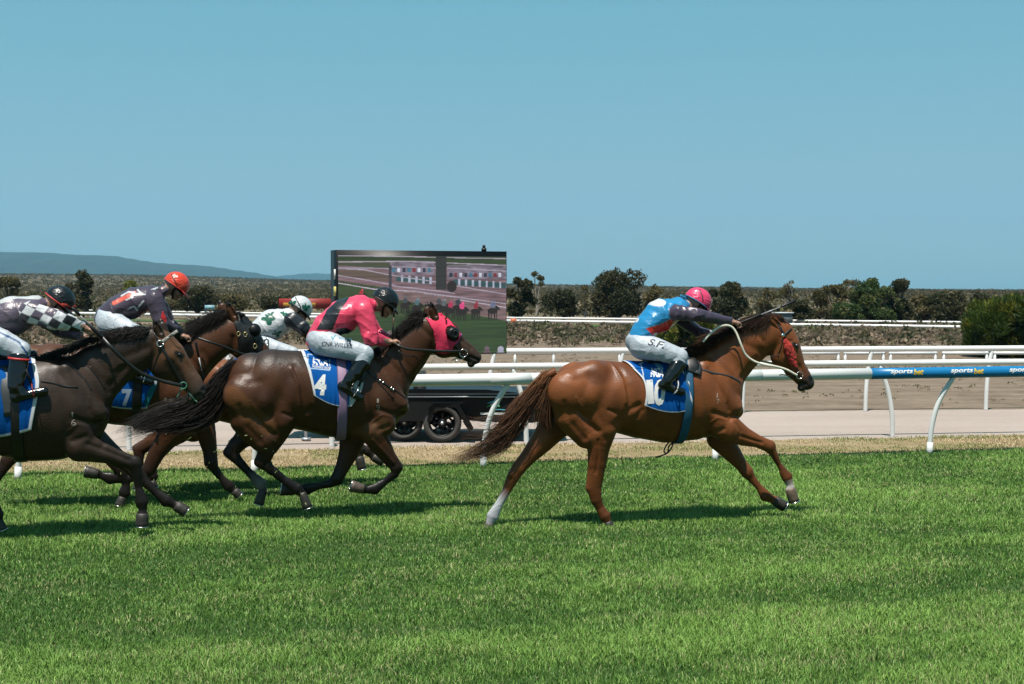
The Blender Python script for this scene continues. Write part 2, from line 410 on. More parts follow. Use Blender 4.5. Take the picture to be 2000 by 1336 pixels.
def snap(fr, bv, px, py, off=.004, side=-1, default=-.1, lat0=-.15):
    """point on the skin seen at this place of the side elevation; side 1 gives its mirror image on the far side"""
    p = fr.L(px, py, lat0); y = default
    h = bv.ray_cast(Vector((p[0], -1.5, p[2])), Vector((0, 1, 0)), 3.0)
    if h[0] is not None:
        y = h[0].y; q = fr.L(px, py, y); h2 = bv.ray_cast(Vector((q[0], -1.5, q[2])), Vector((0, 1, 0)), 3.0)
        if h2[0] is not None: y = h2[0].y; p = q
    if side > 0:
        h = bv.ray_cast(Vector((p[0], 1.5, p[2])), Vector((0, -1, 0)), 3.0); y = h[0].y if h[0] is not None else abs(y)
    return np.array((p[0], y + side * off, p[2]))

def strap(fr, bv, pts, w=.010, t=.003, off=.003, side=-1, n=6, mb=None, default=-.1):
    P2 = catmull([(a, b, 0) for a, b in pts], n)
    P = np.array([snap(fr, bv, a[0], a[1], off, side, default) for a in P2])
    for _ in range(2): P[1:-1, 1] = (P[:-2, 1] + 2 * P[1:-1, 1] + P[2:, 1]) / 4
    mb = mb or MB(); mb.sweep(P, w, t, (0, side, 0)); return mb

def text_mesh(txt, shear=0.0, bold=0.0):
    c = bpy.data.curves.new('t', 'FONT'); c.body = txt; c.offset = bold; c.shear = shear; c.size = 1
    c.resolution_u = 3
    o = bpy.data.objects.new('t', c); S.collection.objects.link(o); bpy.context.view_layer.update()
    me = o.evaluated_get(bpy.context.evaluated_depsgraph_get()).to_mesh(); 
    V = np.zeros(len(me.vertices) * 3, f32); me.vertices.foreach_get('co', V); V = V.reshape(-1, 3).copy()
    F = [tuple(p.vertices) for p in me.polygons]
    o.evaluated_get(bpy.context.evaluated_depsgraph_get()).to_mesh_clear(); bpy.data.objects.remove(o); bpy.data.curves.remove(c)
    import bmesh
    bm = bmesh.new(); vs = [bm.verts.new(v) for v in V]
    for f in F:
        try: bm.faces.new([vs[i] for i in f])
        except ValueError: pass
    bmesh.ops.triangulate(bm, faces=bm.faces[:])
    for _ in range(3):
        ed = [e for e in bm.edges if e.calc_length() > .12]
        if not ed: break
        bmesh.ops.subdivide_edges(bm, edges=ed, cuts=1); bmesh.ops.triangulate(bm, faces=bm.faces[:])
    bm.verts.index_update()
    V = np.array([v.co[:] for v in bm.verts]); F = np.array([[v.index for v in f.verts] for f in bm.faces]); bm.free()
    V -= np.array((V[:, 0].min(), V[:, 1].min(), 0)); 
    return V, F

def decal(name, txt, fr, bv, x0, y0, wpx, hpx, ang, m, parent, off=.004, shear=0, bold=.01, default=-.3):
    """lettering laid on a surface: lower-left corner x0,y0 in the side elevation"""
    V, F = text_mesh(txt, shear, bold) if isinstance(txt, str) else txt
    V = V / np.array((V[:, 0].max(), V[:, 1].max(), 1)) * np.array((wpx, hpx, 1)); a = math.radians(ang)
    px = x0 + V[:, 0] * math.cos(a) - V[:, 1] * math.sin(a) * 1; py = y0 - V[:, 0] * math.sin(a) - V[:, 1] * math.cos(a)
    P = np.array([snap(fr, bv, u, v, off, -1, default) for u, v in zip(px, py)])
    return mesh_np(name, P, F, m, parent)

def hair(name, parent, guides, n, r, cols, seed=1, jit=.012, spread=None, m=None, k=3, kink=.0, root=None):
    """guides: list of (m,3) arrays of same length; strands are random mixes of neighbouring guides"""
    r_ = np.random.default_rng(seed); G = [catmull(g, 5) for g in guides]; mb = MB(); ng = len(G)
    for i in range(n):
        if ng > 1:
            a = r_.uniform(0, ng - 1 - 1e-6); j = int(a); t = a - j; P = G[j] * (1 - t) + G[j + 1] * t
        else: P = G[0].copy()
        m_ = len(P); s = np.linspace(0, 1, m_)[:, None]
        off = r_.normal(size=3) * jit; off2 = r_.normal(size=3) * jit * 2.2
        P = P + off + off2 * s ** 1.3 + (r_.normal(size=3) * kink * np.sin(s * r_.uniform(4, 12) + r_.uniform(0, 6)))
        e = int(m_ * r_.uniform(.72, 1.0)); e = max(e, 4); P = P[:e]
        w = r * r_.uniform(.6, 1.3) * np.clip(1.05 - np.linspace(0, 1, e) ** 2.5, .15, 1)
        c_ = np.array(cols[r_.integers(len(cols))]) * r_.uniform(.7, 1.3)
        if root is not None: t_ = np.clip(np.linspace(0, 2.0, e) + r_.normal() * .2, 0, 1)[:, None]; c_ = np.array(root) * r_.uniform(.6, 1.4) * (1 - t_) + c_ * t_
        mb.sweep(P, w, w, (0, -1, .3), k, c_, caps=False)
    return mb.build(name, m or M['hair'], parent, True, True)
# ------------------------------------------------------------------ horses
FORE_LAT = [-.14, -.13, -.12, -.11, -.11, -.10, -.10, -.10, -.10]; FORE_R = [.085, .062, .047, .044, .034, .025, .034, .028, .036]
HIND_LAT = [-.13, -.145, -.135, -.12, -.11, -.11, -.10, -.10, -.10]; HIND_R = [.12, .10, .072, .056, .042, .034, .027, .035, .030]
TR_LAT = [.19, .26, .27, .26, .28, .27, .22, .15]; NK_LAT = [.16, .11, .09, .082, .08]; HD_LAT = [.085, .098, .075, .066, .052, .050, .034]

class Horse: pass

def build_horse(name, label, px, Y, sp, vox=.009):
    H = Horse(); fr = Fr(px, Y, sp.get('yaw', YAW)); H.fr = fr
    root = empty('race_horse', fr.loc, fr.yaw); tag(root, label, 'horse', 'race horses galloping on the turf'); H.root = root
    C0 = np.array(sp['coat']); leg = np.array(sp['legcol']); muz = np.array(sp['muzzle'])
    nd = lambda n, lat, rl: (fr.L(n[0], n[1], lat), n[2] * fr.sc(n[0], n[1], lat), rl)
    ch = []
    tr = sp['trunk']; H.trunk = tr
    ch.append(Chain([nd(n, 0, l) for n, l in zip(tr, TR_LAT)], .03, C0, cap=.85))
    ch.append(Chain([nd(n, 0, l) for n, l in zip(sp['neck'], NK_LAT)], .07, C0))
    hd = sp['head']; hc = sp.get('headcols', [C0] * 3 + [C0 * .9, (C0 + muz) / 2, muz, muz])
    ch.append(Chain([nd(n, 0, l) for n, l in zip(hd[:2] + hd[3:6], HD_LAT[:2] + HD_LAT[3:6])], .022, cols=hc[:2] + hc[3:6]))
    ch.append(Chain([nd(hd[2], 0, HD_LAT[2])], .035, C0))
    ch.append(Chain([nd(((hd[5][0] * .6 + hd[6][0] * .4), hd[5][1] * .55 + hd[6][1] * .45 + 1, hd[6][2]), 0, .036), nd(hd[6], 0, HD_LAT[6])], .012, muz))
    H.hoofs = []
    for key, LAT, RR in (('foreN', FORE_LAT, FORE_R), ('foreF', FORE_LAT, FORE_R), ('hindN', HIND_LAT, HIND_R), ('hindF', HIND_LAT, HIND_R)):
        if key not in sp: continue
        s = 1 if key[-1] == 'N' else -1; ns = sp[key]; dl = sp.get('dl' + key, 0)
        if key[:4] == 'fore': cols = [C0, C0, C0 * .6 + leg * .4, leg * .8 + C0 * .2] + [leg] * 5
        else: cols = [C0, C0, C0 * .8 + leg * .2, C0 * .5 + leg * .5, leg * .8 + C0 * .2] + [leg] * 4
        for i, cc in sp.get('sock' + key, {}).items(): cols[i] = np.array(cc)
        th = (1, .96, .90, .88, .88, .84, .82, .98, .82) if key[:4] == 'hind' else (1, .96, .90, .95, .87, .82, 1.0, .82, .95)
        nn = [nd((n[0], n[1], n[2] * q_), s * l + dl, r * q_ * .92) for n, l, r, q_ in zip(ns, LAT, RR, th)]
        up = 3 if key[:4] == 'fore' else 3
        ch.append(Chain(nn[:up + 1], .05, cols=cols[:up + 1])); ch.append(Chain(nn[up:], .012, cols=cols[up:]))
        un = lambda v: v / (np.linalg.norm(v) + 1e-9)
        jt = ((4, .62, .5), (7, .55, .5)) if key[:4] == 'hind' else ((3, .45, .45), (6, .5, .5))
        for ji, oo, rr_ in jt:      # point of hock, back of the knee, tuft of the fetlock
            (P0_, r0_, l0_), (P1_, r1_, l1_), (P2_, r2_, l2_) = nn[ji - 1], nn[ji], nn[ji + 1]
            ou = un(P1_ - P0_) - un(P2_ - P1_); ou = un(ou) if np.linalg.norm(ou) > .15 else un(np.cross(un(P2_ - P0_), (0, 1., 0)))
            if key[:4] == 'fore' and ji == 3: ou = -ou
            b_ = P1_ + ou * r1_ * oo
            ns_ = [(b_, r1_ * rr_, l1_ * .55)]
            if ji == 4: ns_.append((P0_ * .55 + P1_ * .45 + ou * r0_ * .75, r1_ * .26, l1_ * .3))
            ch.append(Chain(ns_, .014, cols[ji]))
        H.hoofs.append((key, nn[-1], s * LAT[-1] + dl))
    for e in sp.get('mus', []):        # extra muscles: (px,py,r, lat, rlat [, px2,py2,r2, lat2, rlat2]) mirrored to both sides unless lat given as ('n', v)
        k = .0261
        nodes = [e[i:i + 5] for i in range(0, len(e) - len(e) % 5, 5)]
        for s in (1, -1):
            ch.append(Chain([(fr.L(a, b, s * l), r * fr.sc(a, b), q) for a, b, r, l, q in nodes], k, C0))
    lw = lambda pts, lat=-.2: [(float(fr.L(a, b, lat)[0]), float(fr.L(a, b, lat)[2])) for a, b in pts]
    stro = [(lw(p), w * 1.25 * fr.sc(1000, 780), a * 1.5, side) for p, w, a, side in sp.get('strokes', [])]
    carve = [Chain([(fr.L(a, b, s * l), r * fr.sc(a, b), q)], .008) for a, b, r, l, q in sp.get('carve', []) for s in (1, -1)]
    V, F = sdf_mesh(ch, vox, stro, carve, fold=(.0016, 17, 4)); V = relax(V, F, 1)
    col = chain_color(ch, V); U = fr.uv(V, -.1)
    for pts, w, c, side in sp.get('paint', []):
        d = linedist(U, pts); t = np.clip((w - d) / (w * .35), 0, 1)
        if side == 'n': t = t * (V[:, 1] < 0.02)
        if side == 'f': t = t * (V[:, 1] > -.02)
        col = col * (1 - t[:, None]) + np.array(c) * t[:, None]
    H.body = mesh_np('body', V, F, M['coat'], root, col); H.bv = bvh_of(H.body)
    H.chains = ch
    tch = ch[:2] + [c for c in ch if len(c.P) <= 3 and c.k == .0261]; tv, tf = sdf_mesh(tch, .014); H.tbv = BVHTree.FromPolygons(tv.tolist(), tf.tolist())
    for key, (P, r, rl), lat in H.hoofs:
        hx, hy, hr = sp['hoof' + key]; Q = fr.L(hx, hy, lat); r2 = hr * .86 * fr.sc(hx, hy, lat); r = r * 1.02
        mb = MB(); ts = np.array([-.12, 0, .35, .75, 1.0]); P5 = np.array([P + (Q - P) * t for t in ts]); rr = r + (r2 - r) * np.clip(ts, 0, 1); rr[0] *= .8
        hcol = np.array(sp.get('hoofcol' + key, (.035, .028, .022)))
        mb.sweep(P5, rr, rr * .92, (0, -1, 0), 16, hcol); ho = mb.build('hoof', M['hoof'], root, True, True)
        sh = MB(); d = (Q - P) / np.linalg.norm(Q - P); e = np.cross(d, (0, 1., 0)); e /= np.linalg.norm(e)
        a = np.linspace(-2.5, 2.5, 22); fd = e * (1 if e[0] > 0 else -1) * sp.get('toe' + key, 1)
        ring = np.array([Q + d * .002 + (math.cos(t) * fd + math.sin(t) * np.array((0, 1., 0)) * .92) * r2 * .92 for t in a])
        sh.sweep(ring, .009, .004, d, 6); sh.build('shoe', M['metal'], ho)
    for i, e in enumerate(sp.get('ears', [])):
        (bx, by), (tx, ty), s = e; lat = .055 * s; b = fr.L(bx, by, lat); t = fr.L(tx, ty, lat * 1.3)
        m_ = b + (t - b) * .5; q = fr.sc(bx, by)
        c1 = [Chain([(b - (t - b) * .15, 8 * q, .026), (m_, 8.5 * q, .024), (b + (t - b) * .8, 5 * q, .014), (t, 1.5 * q, .006)], .01, cols=[C0, C0 * .8, leg, leg])]
        cv = [Chain([(b + (t - b) * .2 + np.array((.0, -s * .0, 0)) + np.array((.012, -.022 if s < 0 else .022, 0)), 4 * q, .016), (b + (t - b) * .75 + np.array((.008, -.014 if s < 0 else .014, 0)), 2.5 * q, .01)], .006)]
        v, f = sdf_mesh(c1, .004, carve=cv); mesh_np('ear', v, f, M['coat'], root, chain_color(c1, v))
    if 'eye' in sp:
        for s in (-1, 1):
            p = snap(fr, H.bv, *sp['eye'], off=-.006, side=s); mb = MB()
            a = np.linspace(0, math.pi, 9); mb.lathe([(.019 * math.sin(t), -.019 * math.cos(t)) for t in a], p, (0, 1, 0), 14); mb.build('eye', M['eye'], root, True)
    return H

def girth(H, top, bot, w, m, name='girth', off=.006):
    fr = H.fr; P = []; Nn = []
    a, b = fr.L(*top, 0), fr.L(*bot, 0)
    for t in np.linspace(0, 2 * math.pi, 49):
        cz = (a[2] + b[2]) / 2; f = (1 - math.cos(t)) / 2; x = a[0] + (b[0] - a[0]) * f
        d = np.array((0, -math.sin(t), math.cos(t))); o = np.array((x, 0, cz)) + d * 1.2
        h = H.tbv.ray_cast(Vector(o), Vector(-d), 2)
        q = np.array(h[0]) if h[0] is not None else np.array((x, 0, cz)) + d * .3
        P.append(q + d * off); Nn.append(d)
    mb = MB(); mb.sweep(P, w, .004, np.array(Nn), 8); return mb.build(name, m, H.root, True)

def saddlecloth(H, rear, front, colf, nu=64, nv=70, off=.012, hem=None, name='saddlecloth'):
    """rear / front edges: polylines in photo pixels from the spine down to the hem"""
    fr, bv = H.fr, H.tbv; R = catmull([(a, b, 0) for a, b in rear], 10); Q = catmull([(a, b, 0) for a, b in front], 10)
    samp = lambda A, v: np.array([np.interp(v, np.linspace(0, 1, len(A)), A[:, i]) for i in (0, 1)])
    rows = []; us = np.linspace(0, 1, nu)
    for v in np.linspace(1, 0, nv):
        r, f = samp(R, v), samp(Q, v); row = []
        for u in us:
            p = r + (f - r) * u
            if hem and v > .5: p = p + np.array((0, hem * math.sin(math.pi * u))) * (v - .5) * 2
            row.append(tuple(fr.L(p[0], p[1], -.2)))
        rows.append(row)
    rows = np.array(rows)                       # nv, nu, 3 targets (x, z used)
    ztop = np.zeros(nu); near = np.zeros((nv, nu, 3)); uv = np.zeros((nv, nu, 2)); ok = np.zeros((nv, nu), bool)
    for j in range(nu):
        h = bv.ray_cast(Vector((rows[-1, j, 0], 0, 4)), Vector((0, 0, -1)), 6); ztop[j] = h[0].z if h[0] is not None else rows[-1, j, 2]
    lasty = np.full(nu, -.26)
    for i in range(nv):
        for j in range(nu):
            x, _, z = rows[i, j]
            if z > ztop[j] - .05: continue
            h = bv.ray_cast(Vector((x, -1.5, z)), Vector((0, 1, 0)), 1.6)
            y = h[0].y if h[0] is not None else lasty[j]
            lasty[j] = y
            fl = .006 * math.sin(j / nu * 21 + i * .05) * (1 - i / nv) + .004 * math.sin(j * .37 + i * .13)
            near[i, j] = (x, y - off - abs(fl) * 1.0, z); ok[i, j] = True
    for j in range(nu):
        g = np.nonzero(ok[:, j])[0]; k = g[-1] if len(g) else 0
        if len(g): near[k + 1:, j] = near[k, j]
    ntop = 24; top = np.zeros((ntop, nu, 3))
    for j in range(nu):
        e = near[-1, j]
        for i in range(ntop):
            t = (i + 1) / ntop; y = e[1] * (1 - t); x = e[0] + (rows[-1, j, 0] - e[0]) * t
            h = bv.ray_cast(Vector((x, y, 4)), Vector((0, 0, -1)), 6); z = h[0].z if h[0] is not None else ztop[j]
            top[i, j] = (x, y, max(z, e[2]) + off * .9)
    A = np.concatenate([near, top]); B = A[::-1][1:].copy(); B[..., 1] *= -1; G = np.concatenate([A, B]); nr = len(G)
    V = G.reshape(-1, 3); i = np.arange(nr - 1)[:, None] * nu + np.arange(nu - 1)[None]
    F = np.stack([i, i + 1, i + 1 + nu, i + nu], -1).reshape(-1, 4)
    U = fr.uv(V, -.27); vv = np.repeat(np.minimum(np.arange(nr), nr - 1 - np.arange(nr)), nu); uu = np.tile(np.arange(nu), nr)
    col = colf(U, uu / (nu - 1), vv, V)
    o = mesh_np(name, V, F, M['cloth'], H.root, col)
    sm = o.modifiers.new('thick', 'SOLIDIFY'); sm.thickness = .004; sm.offset = 1
    return o

def reins(H, pts_near, m, r=.008, name='rein', lat=None, flat=.5):
    out = []
    P = catmull([H.fr.L(a, b, l) for a, b, l in pts_near], 8); mb = MB(); mb.sweep(P, r, r * flat, (0, -1, 0), 8)
    return mb.build(name, m, H.root, True)
def reins2(H, pts, m, r=.008, flat=.5):
    a = reins(H, pts, m, r, flat=flat); reins(H, [(x, y, -l) for x, y, l in pts], m, r, flat=flat); return a

def bridle(H, straps, m, name='bridle_strap', both=True):
    for pts, w in straps:
        for s in ((-1, 1) if both else (-1,)): strap(H.fr, H.bv, pts, w, side=s).build(name, m, H.root, True)

def ringpart(H, px, py, r, m, name='bit_ring', t=.004, off=.014):
    for s in (-1, 1):
        p = snap(H.fr, H.bv, px, py, off, s); a = np.linspace(0, 2 * math.pi, 25)
        mb = MB(); mb.tube([p + np.array((math.cos(q) * r, 0, math.sin(q) * r)) for q in a], t, 6); mb.build(name, m, H.root, True)
# ------------------------------------------------------------------ riders
SKIN = np.array((.42, .22, .15))
def build_rider(label, px, Y, sp, fr=None):
    R = Horse(); fr = fr or Fr(px, Y); R.fr = fr
    root = empty('person', fr.loc, fr.yaw); tag(root, label, 'jockey', 'jockeys riding in the race'); R.root = root
    nd = lambda n, lat, rl, g=1.0: (fr.L(n[0], n[1], lat), n[2] * fr.sc(n[0], n[1], lat) * g, rl * g)
    to = sp['torso']; TL = [.155, .145, .165, .17]
    sk = sp.get('skin', SKIN)
    body = [Chain([nd(n, 0, l, .84) for n, l in zip(to, TL)], .03, sk)]
    # head
    c = fr.L(sp['head'][0], sp['head'][1], 0); ph = math.radians(sp['head'][2]); f = np.array((math.cos(ph), 0, -math.sin(ph))); u = np.array((math.sin(ph), 0, math.cos(ph))); s_ = np.array((0, 1., 0))
    q = sp.get('hs', 1.0)
    pt = lambda a, b, l=0.: c + (f * a + u * b + s_ * l) * q
    body += [Chain([(pt(-.02, .01), .09 * q, .076 * q), (pt(.025, .01), .088 * q, .072 * q)], .02, sk),
             Chain([(pt(.03, -.03), .055 * q, .058 * q), (pt(.058, -.088), .033 * q, .036 * q)], .03, sk),
             Chain([(pt(.082, .005), .018, .05)], .02, sk),
             Chain([(pt(.098, -.03), .008, .008), (pt(.117, -.056), .012, .014)], .012, sk * .97),
             Chain([(pt(.095, -.078), .012, .022)], .010, sk * np.array((.85, .55, .55))),
             Chain([(pt(.084, -.102), .017, .02)], .015, sk),
             Chain([(pt(-.03, -.06), .055, .055), (fr.L(*to[3][:2], 0) + np.array((0, 0, .0)), .065, .07)], .03, sk)]
    for s in (-1, 1):
        body.append(Chain([(pt(-.012, -.018, s * .076), .026, .011), (pt(-.006, -.045, s * .074), .014, .009)], .008, sk))
        body.append(Chain([(pt(.07, -.045, s * .04), .024, .018)], .02, sk))
    carve = [Chain([(pt(.098, -.018, s * .033), .012, .018)], .01) for s in (-1, 1)] + [Chain([(pt(.108, -.0775, 0), .0022, .02)], .004)]
    # arms
    R.wr = {}
    arms = {}
    for key, s in (('armN', -1), ('armF', 1)):
        a = sp[key]; L_ = sp.get(key + 'lat', (.17, .23, .12))
        nn = [nd(n, s * l, r) for n, l, r in zip(a, L_, (.055, .042, .027))]
        arms[key] = nn
        body.append(Chain([(P, r * .8, l * .85) for P, r, l in nn], .03, sk))
        w = nn[2][0]; h = fr.L(*sp['hand' + key[-1]], s * sp.get('handlat', .10)); d = h - w; d /= np.linalg.norm(d)
        g = np.array(sp.get('grip', (0, 1., 0)), float); g -= g.dot(d) * d; g /= np.linalg.norm(g); n_ = np.cross(d, g)
        if n_[2] > 0: n_ = -n_        # fingers curl this way (down)
        palm0 = w + d * .015; palm1 = w + d * .075
        body.append(Chain([(palm0, .022, .032), (palm1, .020, .042)], .018, sk))
        for i in range(4):
            b = palm1 + g * (-.030 + .02 * i); ln = (.030, .034, .032, .025)[i]
            p1 = b + d * ln * .55 + n_ * .006; p2 = p1 + d * ln * .35 + n_ * ln * .75; p3 = p2 - d * ln * .65 + n_ * ln * .35
            body.append(Chain([(b - d * .01, .0105, .0105), (p1, .0105, .0105), (p2, .0095, .0095), (p3, .0085, .0085)], .005, sk))
        tb = palm0 + g * (.03 if s > 0 else -.03) + d * .015; t1 = tb + d * .03 + n_ * .02; t2 = t1 + d * .02 + n_ * .012 - g * (.02 if s > 0 else -.02)
        body.append(Chain([(tb, .013, .013), (t1, .0115, .0115), (t2, .0095, .0095)], .008, sk)); R.wr[key] = (w, d, palm1, n_, g)
    # legs
    LL = sp.get('leglat', (.10, .235, .30, .29)); legs = {}
    for key, s in (('legN', -1), ('legF', 1)):
        a = sp[key]  # hip, mid, knee, boot top, ankle, heel, toe
        lat = [s * (LL[0]), s * ((LL[0] + LL[1]) / 2 + .02), s * LL[1], s * (LL[1] + .02), s * LL[2], s * LL[2], s * LL[3]]
        rl = (.10, .085, .062, .056, .042, .035, .036)
        nn = [nd(n, l, r) for n, l, r in zip(a, lat, rl)]; legs[key] = nn
        body.append(Chain([(P, r * .86, l * .86) for P, r, l in nn[:5]], .03, sk))
    V, F = sdf_mesh(body, .0055, carve=carve); R.body = mesh_np('body', V, F, M['skin'], root, chain_color(body, V, .006))
    # shirt
    tc = np.array(sp['shirt']); sc = np.array(sp.get('sleeve', tc))
    tors = Chain([nd(n, 0, l) for n, l in zip(to, [.150, .165, .185, .17])], .02, tc)
    sh = [tors]
    for key in ('armN', 'armF'):
        nn = arms[key]; P0, r0, l0 = nn[0]
        ex = [(P0, r0 * 1.12, l0 * 1.25), (nn[1][0], nn[1][1] * 1.1, nn[1][2] * 1.2), (nn[2][0] - (nn[2][0] - nn[1][0]) / np.linalg.norm(nn[2][0] - nn[1][0]) * .012, nn[2][1] * 1.12, nn[2][2] * 1.2)]
        sh.append(Chain(ex, .035, sc))
    sh.append(Chain([(fr.L(*to[3][:2], 0), .075, .085), (pt(-.035, -.055), .062, .062)], .03, np.array(sp.get('collar', tc))))
    V, F = sdf_mesh(sh, .0052, fold=(.017, 42, sp.get('seed', 3))); U = fr.uv(V, -.17); col = chain_color(sh, V, .003)
    # which chain each vertex belongs to
    X, Y_, Z = V.T; fs = np.stack([c_.ev(X, Y_, Z) for c_ in sh], 1); own = fs.argmin(1)
    if 'paint' in sp: col = sp['paint'](U, own, col, V)
    R.shirt = mesh_np('shirt', V, F, M['silk'], root, col)
    # breeches
    bc = np.array(sp.get('breech', (.50, .56, .62)))
    br = [Chain([nd((to[0][0], to[0][1], to[0][2] * .97), 0, .155), nd(to[1], 0, .118, .80)], .03, bc)]
    for key in ('legN', 'legF'):
        nn = legs[key]; br.append(Chain([(P, r, l) for P, r, l in nn[:4]], .03, bc))
    V, F = sdf_mesh(br, .006, fold=(.0085, 56, 5)); U = fr.uv(V, -.2); col = np.zeros((len(V), 3)) + bc
    if 'bpaint' in sp: col = sp['bpaint'](U, col, V)
    R.breeches = mesh_np('breeches', V, F, M['nylon'], root, col)
    # boots
    for key in ('legN', 'legF'):
        nn = legs[key]; bt = [Chain([(nn[3][0] * 1.12 - nn[4][0] * .12, nn[3][1] * 1.1, nn[3][2] * 1.12), (nn[3][0] * .5 + nn[4][0] * .5, nn[3][1] * 1.02, nn[3][2]), (nn[4][0], nn[4][1] * 1.12, nn[4][2] * 1.1), (nn[5][0] * .7 + nn[6][0] * .3, nn[5][1] * .95, .036)], .012, cap=.6),
                         Chain([nn[5], ((nn[5][0] + nn[6][0]) / 2, (nn[5][1] + nn[6][1]) / 2 * .95, .04), nn[6]], .022)]
        V, F = sdf_mesh(bt, .006, fold=(.0055, 46, 9)); V = relax(V, F, 2); bo = mesh_np('boot', V, F, M['boot'], root)
        if 'boottop' in sp:
            mb = MB(); d = nn[4][0] - nn[3][0]; d /= np.linalg.norm(d); e = np.cross(d, (0, 1, 0)); a = np.linspace(0, 2 * math.pi, 25)
            mb.tube([nn[3][0] - d * .012 + e * math.cos(t) * nn[3][1] * 1.1 + np.array((0, 1, 0)) * math.sin(t) * nn[3][2] * 1.15 for t in a], .011, 6)
            mb.build('boot_cuff', mat('boot_cuff', col=sp['boottop'], rough=.5), bo, True)
    R.legs = legs
    # helmet
    hr = (.128 * q, .106 * q, .118 * q); tilt = sp.get('htilt', 0); mb = MB(); NT, NA = 26, 48; V = []
    hc = pt(-.002, .012)
    cc = math.cos(math.radians(tilt)); ss = math.sin(math.radians(tilt)); fh = f * cc + u * ss; uh = -f * ss + u * cc
    for i in range(NT):
        t = i / (NT - 1) * math.radians(98)
        for j in range(NA):
            a = j / NA * 2 * math.pi; rr = 1 + .012 * math.sin(t * 30 + math.sin(a * 3) * 2) * math.sin(a * 5)
            tt = t * (1 + .10 * (1 - math.cos(a)) / 2)
            V.append(hc + (fh * math.sin(tt) * math.cos(a) * hr[0] + s_ * math.sin(tt) * math.sin(a) * hr[1] + uh * math.cos(tt) * hr[2]) * rr)
    V = np.array(V); i = np.arange(NT - 1)[:, None] * NA + np.arange(NA)[None]; j = np.arange(NT - 1)[:, None] * NA + (np.arange(NA)[None] + 1) % NA
    F = np.stack([i, i + NA, j + NA, j], -1).reshape(-1, 4)
    # subdivide finely for the pattern
    U = fr.uv(V, -.1); col = np.zeros((len(V), 3)) + np.array(sp['cap'])
    he = mesh_np('helmet', V, F, M['capsilk'], root, col); R.helmet = he
    me = he.modifiers.new('thick', 'SOLIDIFY'); me.thickness = .006; me.offset = -1
    R.hbv = bvh_of(he)
    rim = np.array([hc + (fh * math.sin(t_) * math.cos(a) * hr[0] + s_ * math.sin(t_) * math.sin(a) * hr[1] + uh * math.cos(t_) * hr[2]) * 1.01 for a in np.linspace(0, 2 * math.pi, 41) for t_ in [math.radians(96) * (1 + .10 * (1 - math.cos(a)) / 2)]])
    mb = MB(); mb.tube(rim, .006, 6); mb.build('helmet_rim', mat('cap_trim', col=sp.get('rim', (.01, .01, .012)), rough=.5), he, True)
    # peak
    mb = MB(); P = []; n = 15
    for rr, dz in ((.97, 0), (1.2, -.012), (1.36, -.028), (1.35, -.034), (1.18, -.02), (.97, -.008)):
        for k in range(n):
            a = math.radians(-58 + 116 * k / (n - 1)); e = math.cos(math.radians(-90 + 180 * k / (n - 1))) ** .5; g_ = .97 + (rr - .97) * e
            P.append(hc + fh * math.cos(a) * hr[0] * g_ + s_ * math.sin(a) * hr[1] * g_ + uh * (dz * e - .008))
    i = np.arange(5)[:, None] * n + np.arange(n - 1)[None]; mb.add(P, np.stack([i, i + 1, i + n + 1, i + n], -1).reshape(-1, 4))
    mb.build('peak', mat('cap_peak', col=sp.get('peak', (.01, .01, .012)), rough=.4), he, True)
    # bands over the cap (elastic) in the side elevation
    for pts, w, c_ in sp.get('bands', []):
        mb = strap(fr, R.hbv, pts, w, .002, .002, mb=None, default=-.02); mb.build('cap_band', mat('cap_band', col=c_, rough=.5), he, True)
    # goggles + chin strap
    g = [pt(.112 * math.cos(a), -.006 - .012 * math.cos(a) ** 2 + .0, .088 * math.sin(a)) for a in np.linspace(-1.35, 1.35, 17)]
    mb = MB(); mb.sweep(g, .021, .012, np.array([pt(math.cos(a), 0, math.sin(a)) - c for a in np.linspace(-1.35, 1.35, 17)]), 10); mb.build('goggles', M['black'], root, True)
    mb = MB(); a = [pt(.02, -.01, l * .096) for l in (-1,)] + [pt(.015, -.06, -.075), pt(.05, -.115, -.045), pt(.062, -.128, 0), pt(.05, -.115, .045), pt(.015, -.06, .075), pt(.02, -.01, .096)]
    P = catmull(a, 6); mb.sweep(P, .009, .003, P - c, 8); mb.build('chin_strap', M['black'], root, True)
    # ear cover hair
    return R

def whip(label, fr, a, b, lat, r=.008, cols=((.01, .01, .01), (.3, .3, .32)), k=.62):
    P, Q = fr.L(*a, lat), fr.L(*b, lat if len(b) == 2 else b[2])
    root = empty('whip', fr.loc, fr.yaw); tag(root, label, 'whip', 'whips carried by the jockeys')
    D = Q - P; mb = MB(); mb.tube([P + D * t for t in (0, .02, .2, .38, .4)], np.array((r, r * 1.3, r * 1.2, r * 1.1, r * .7)), 8); mb.build('handle', M['black'], root, True)
    mb = MB(); mb.tube([P + D * t for t in (.38, .6, .74)], np.array((r * .7, r * .55, r * .5)), 8); mb.build('shaft', mat('whip_shaft', col=cols[1], rough=.35), root, True)
    mb = MB(); mb.tube([P + D * t for t in (.72, .75, .98, 1.0)], np.array((r * .5, r * 1.1, r * 1.2, r * .6)), 8); mb.build('padded_flap', M['black'], root, True)
    return root
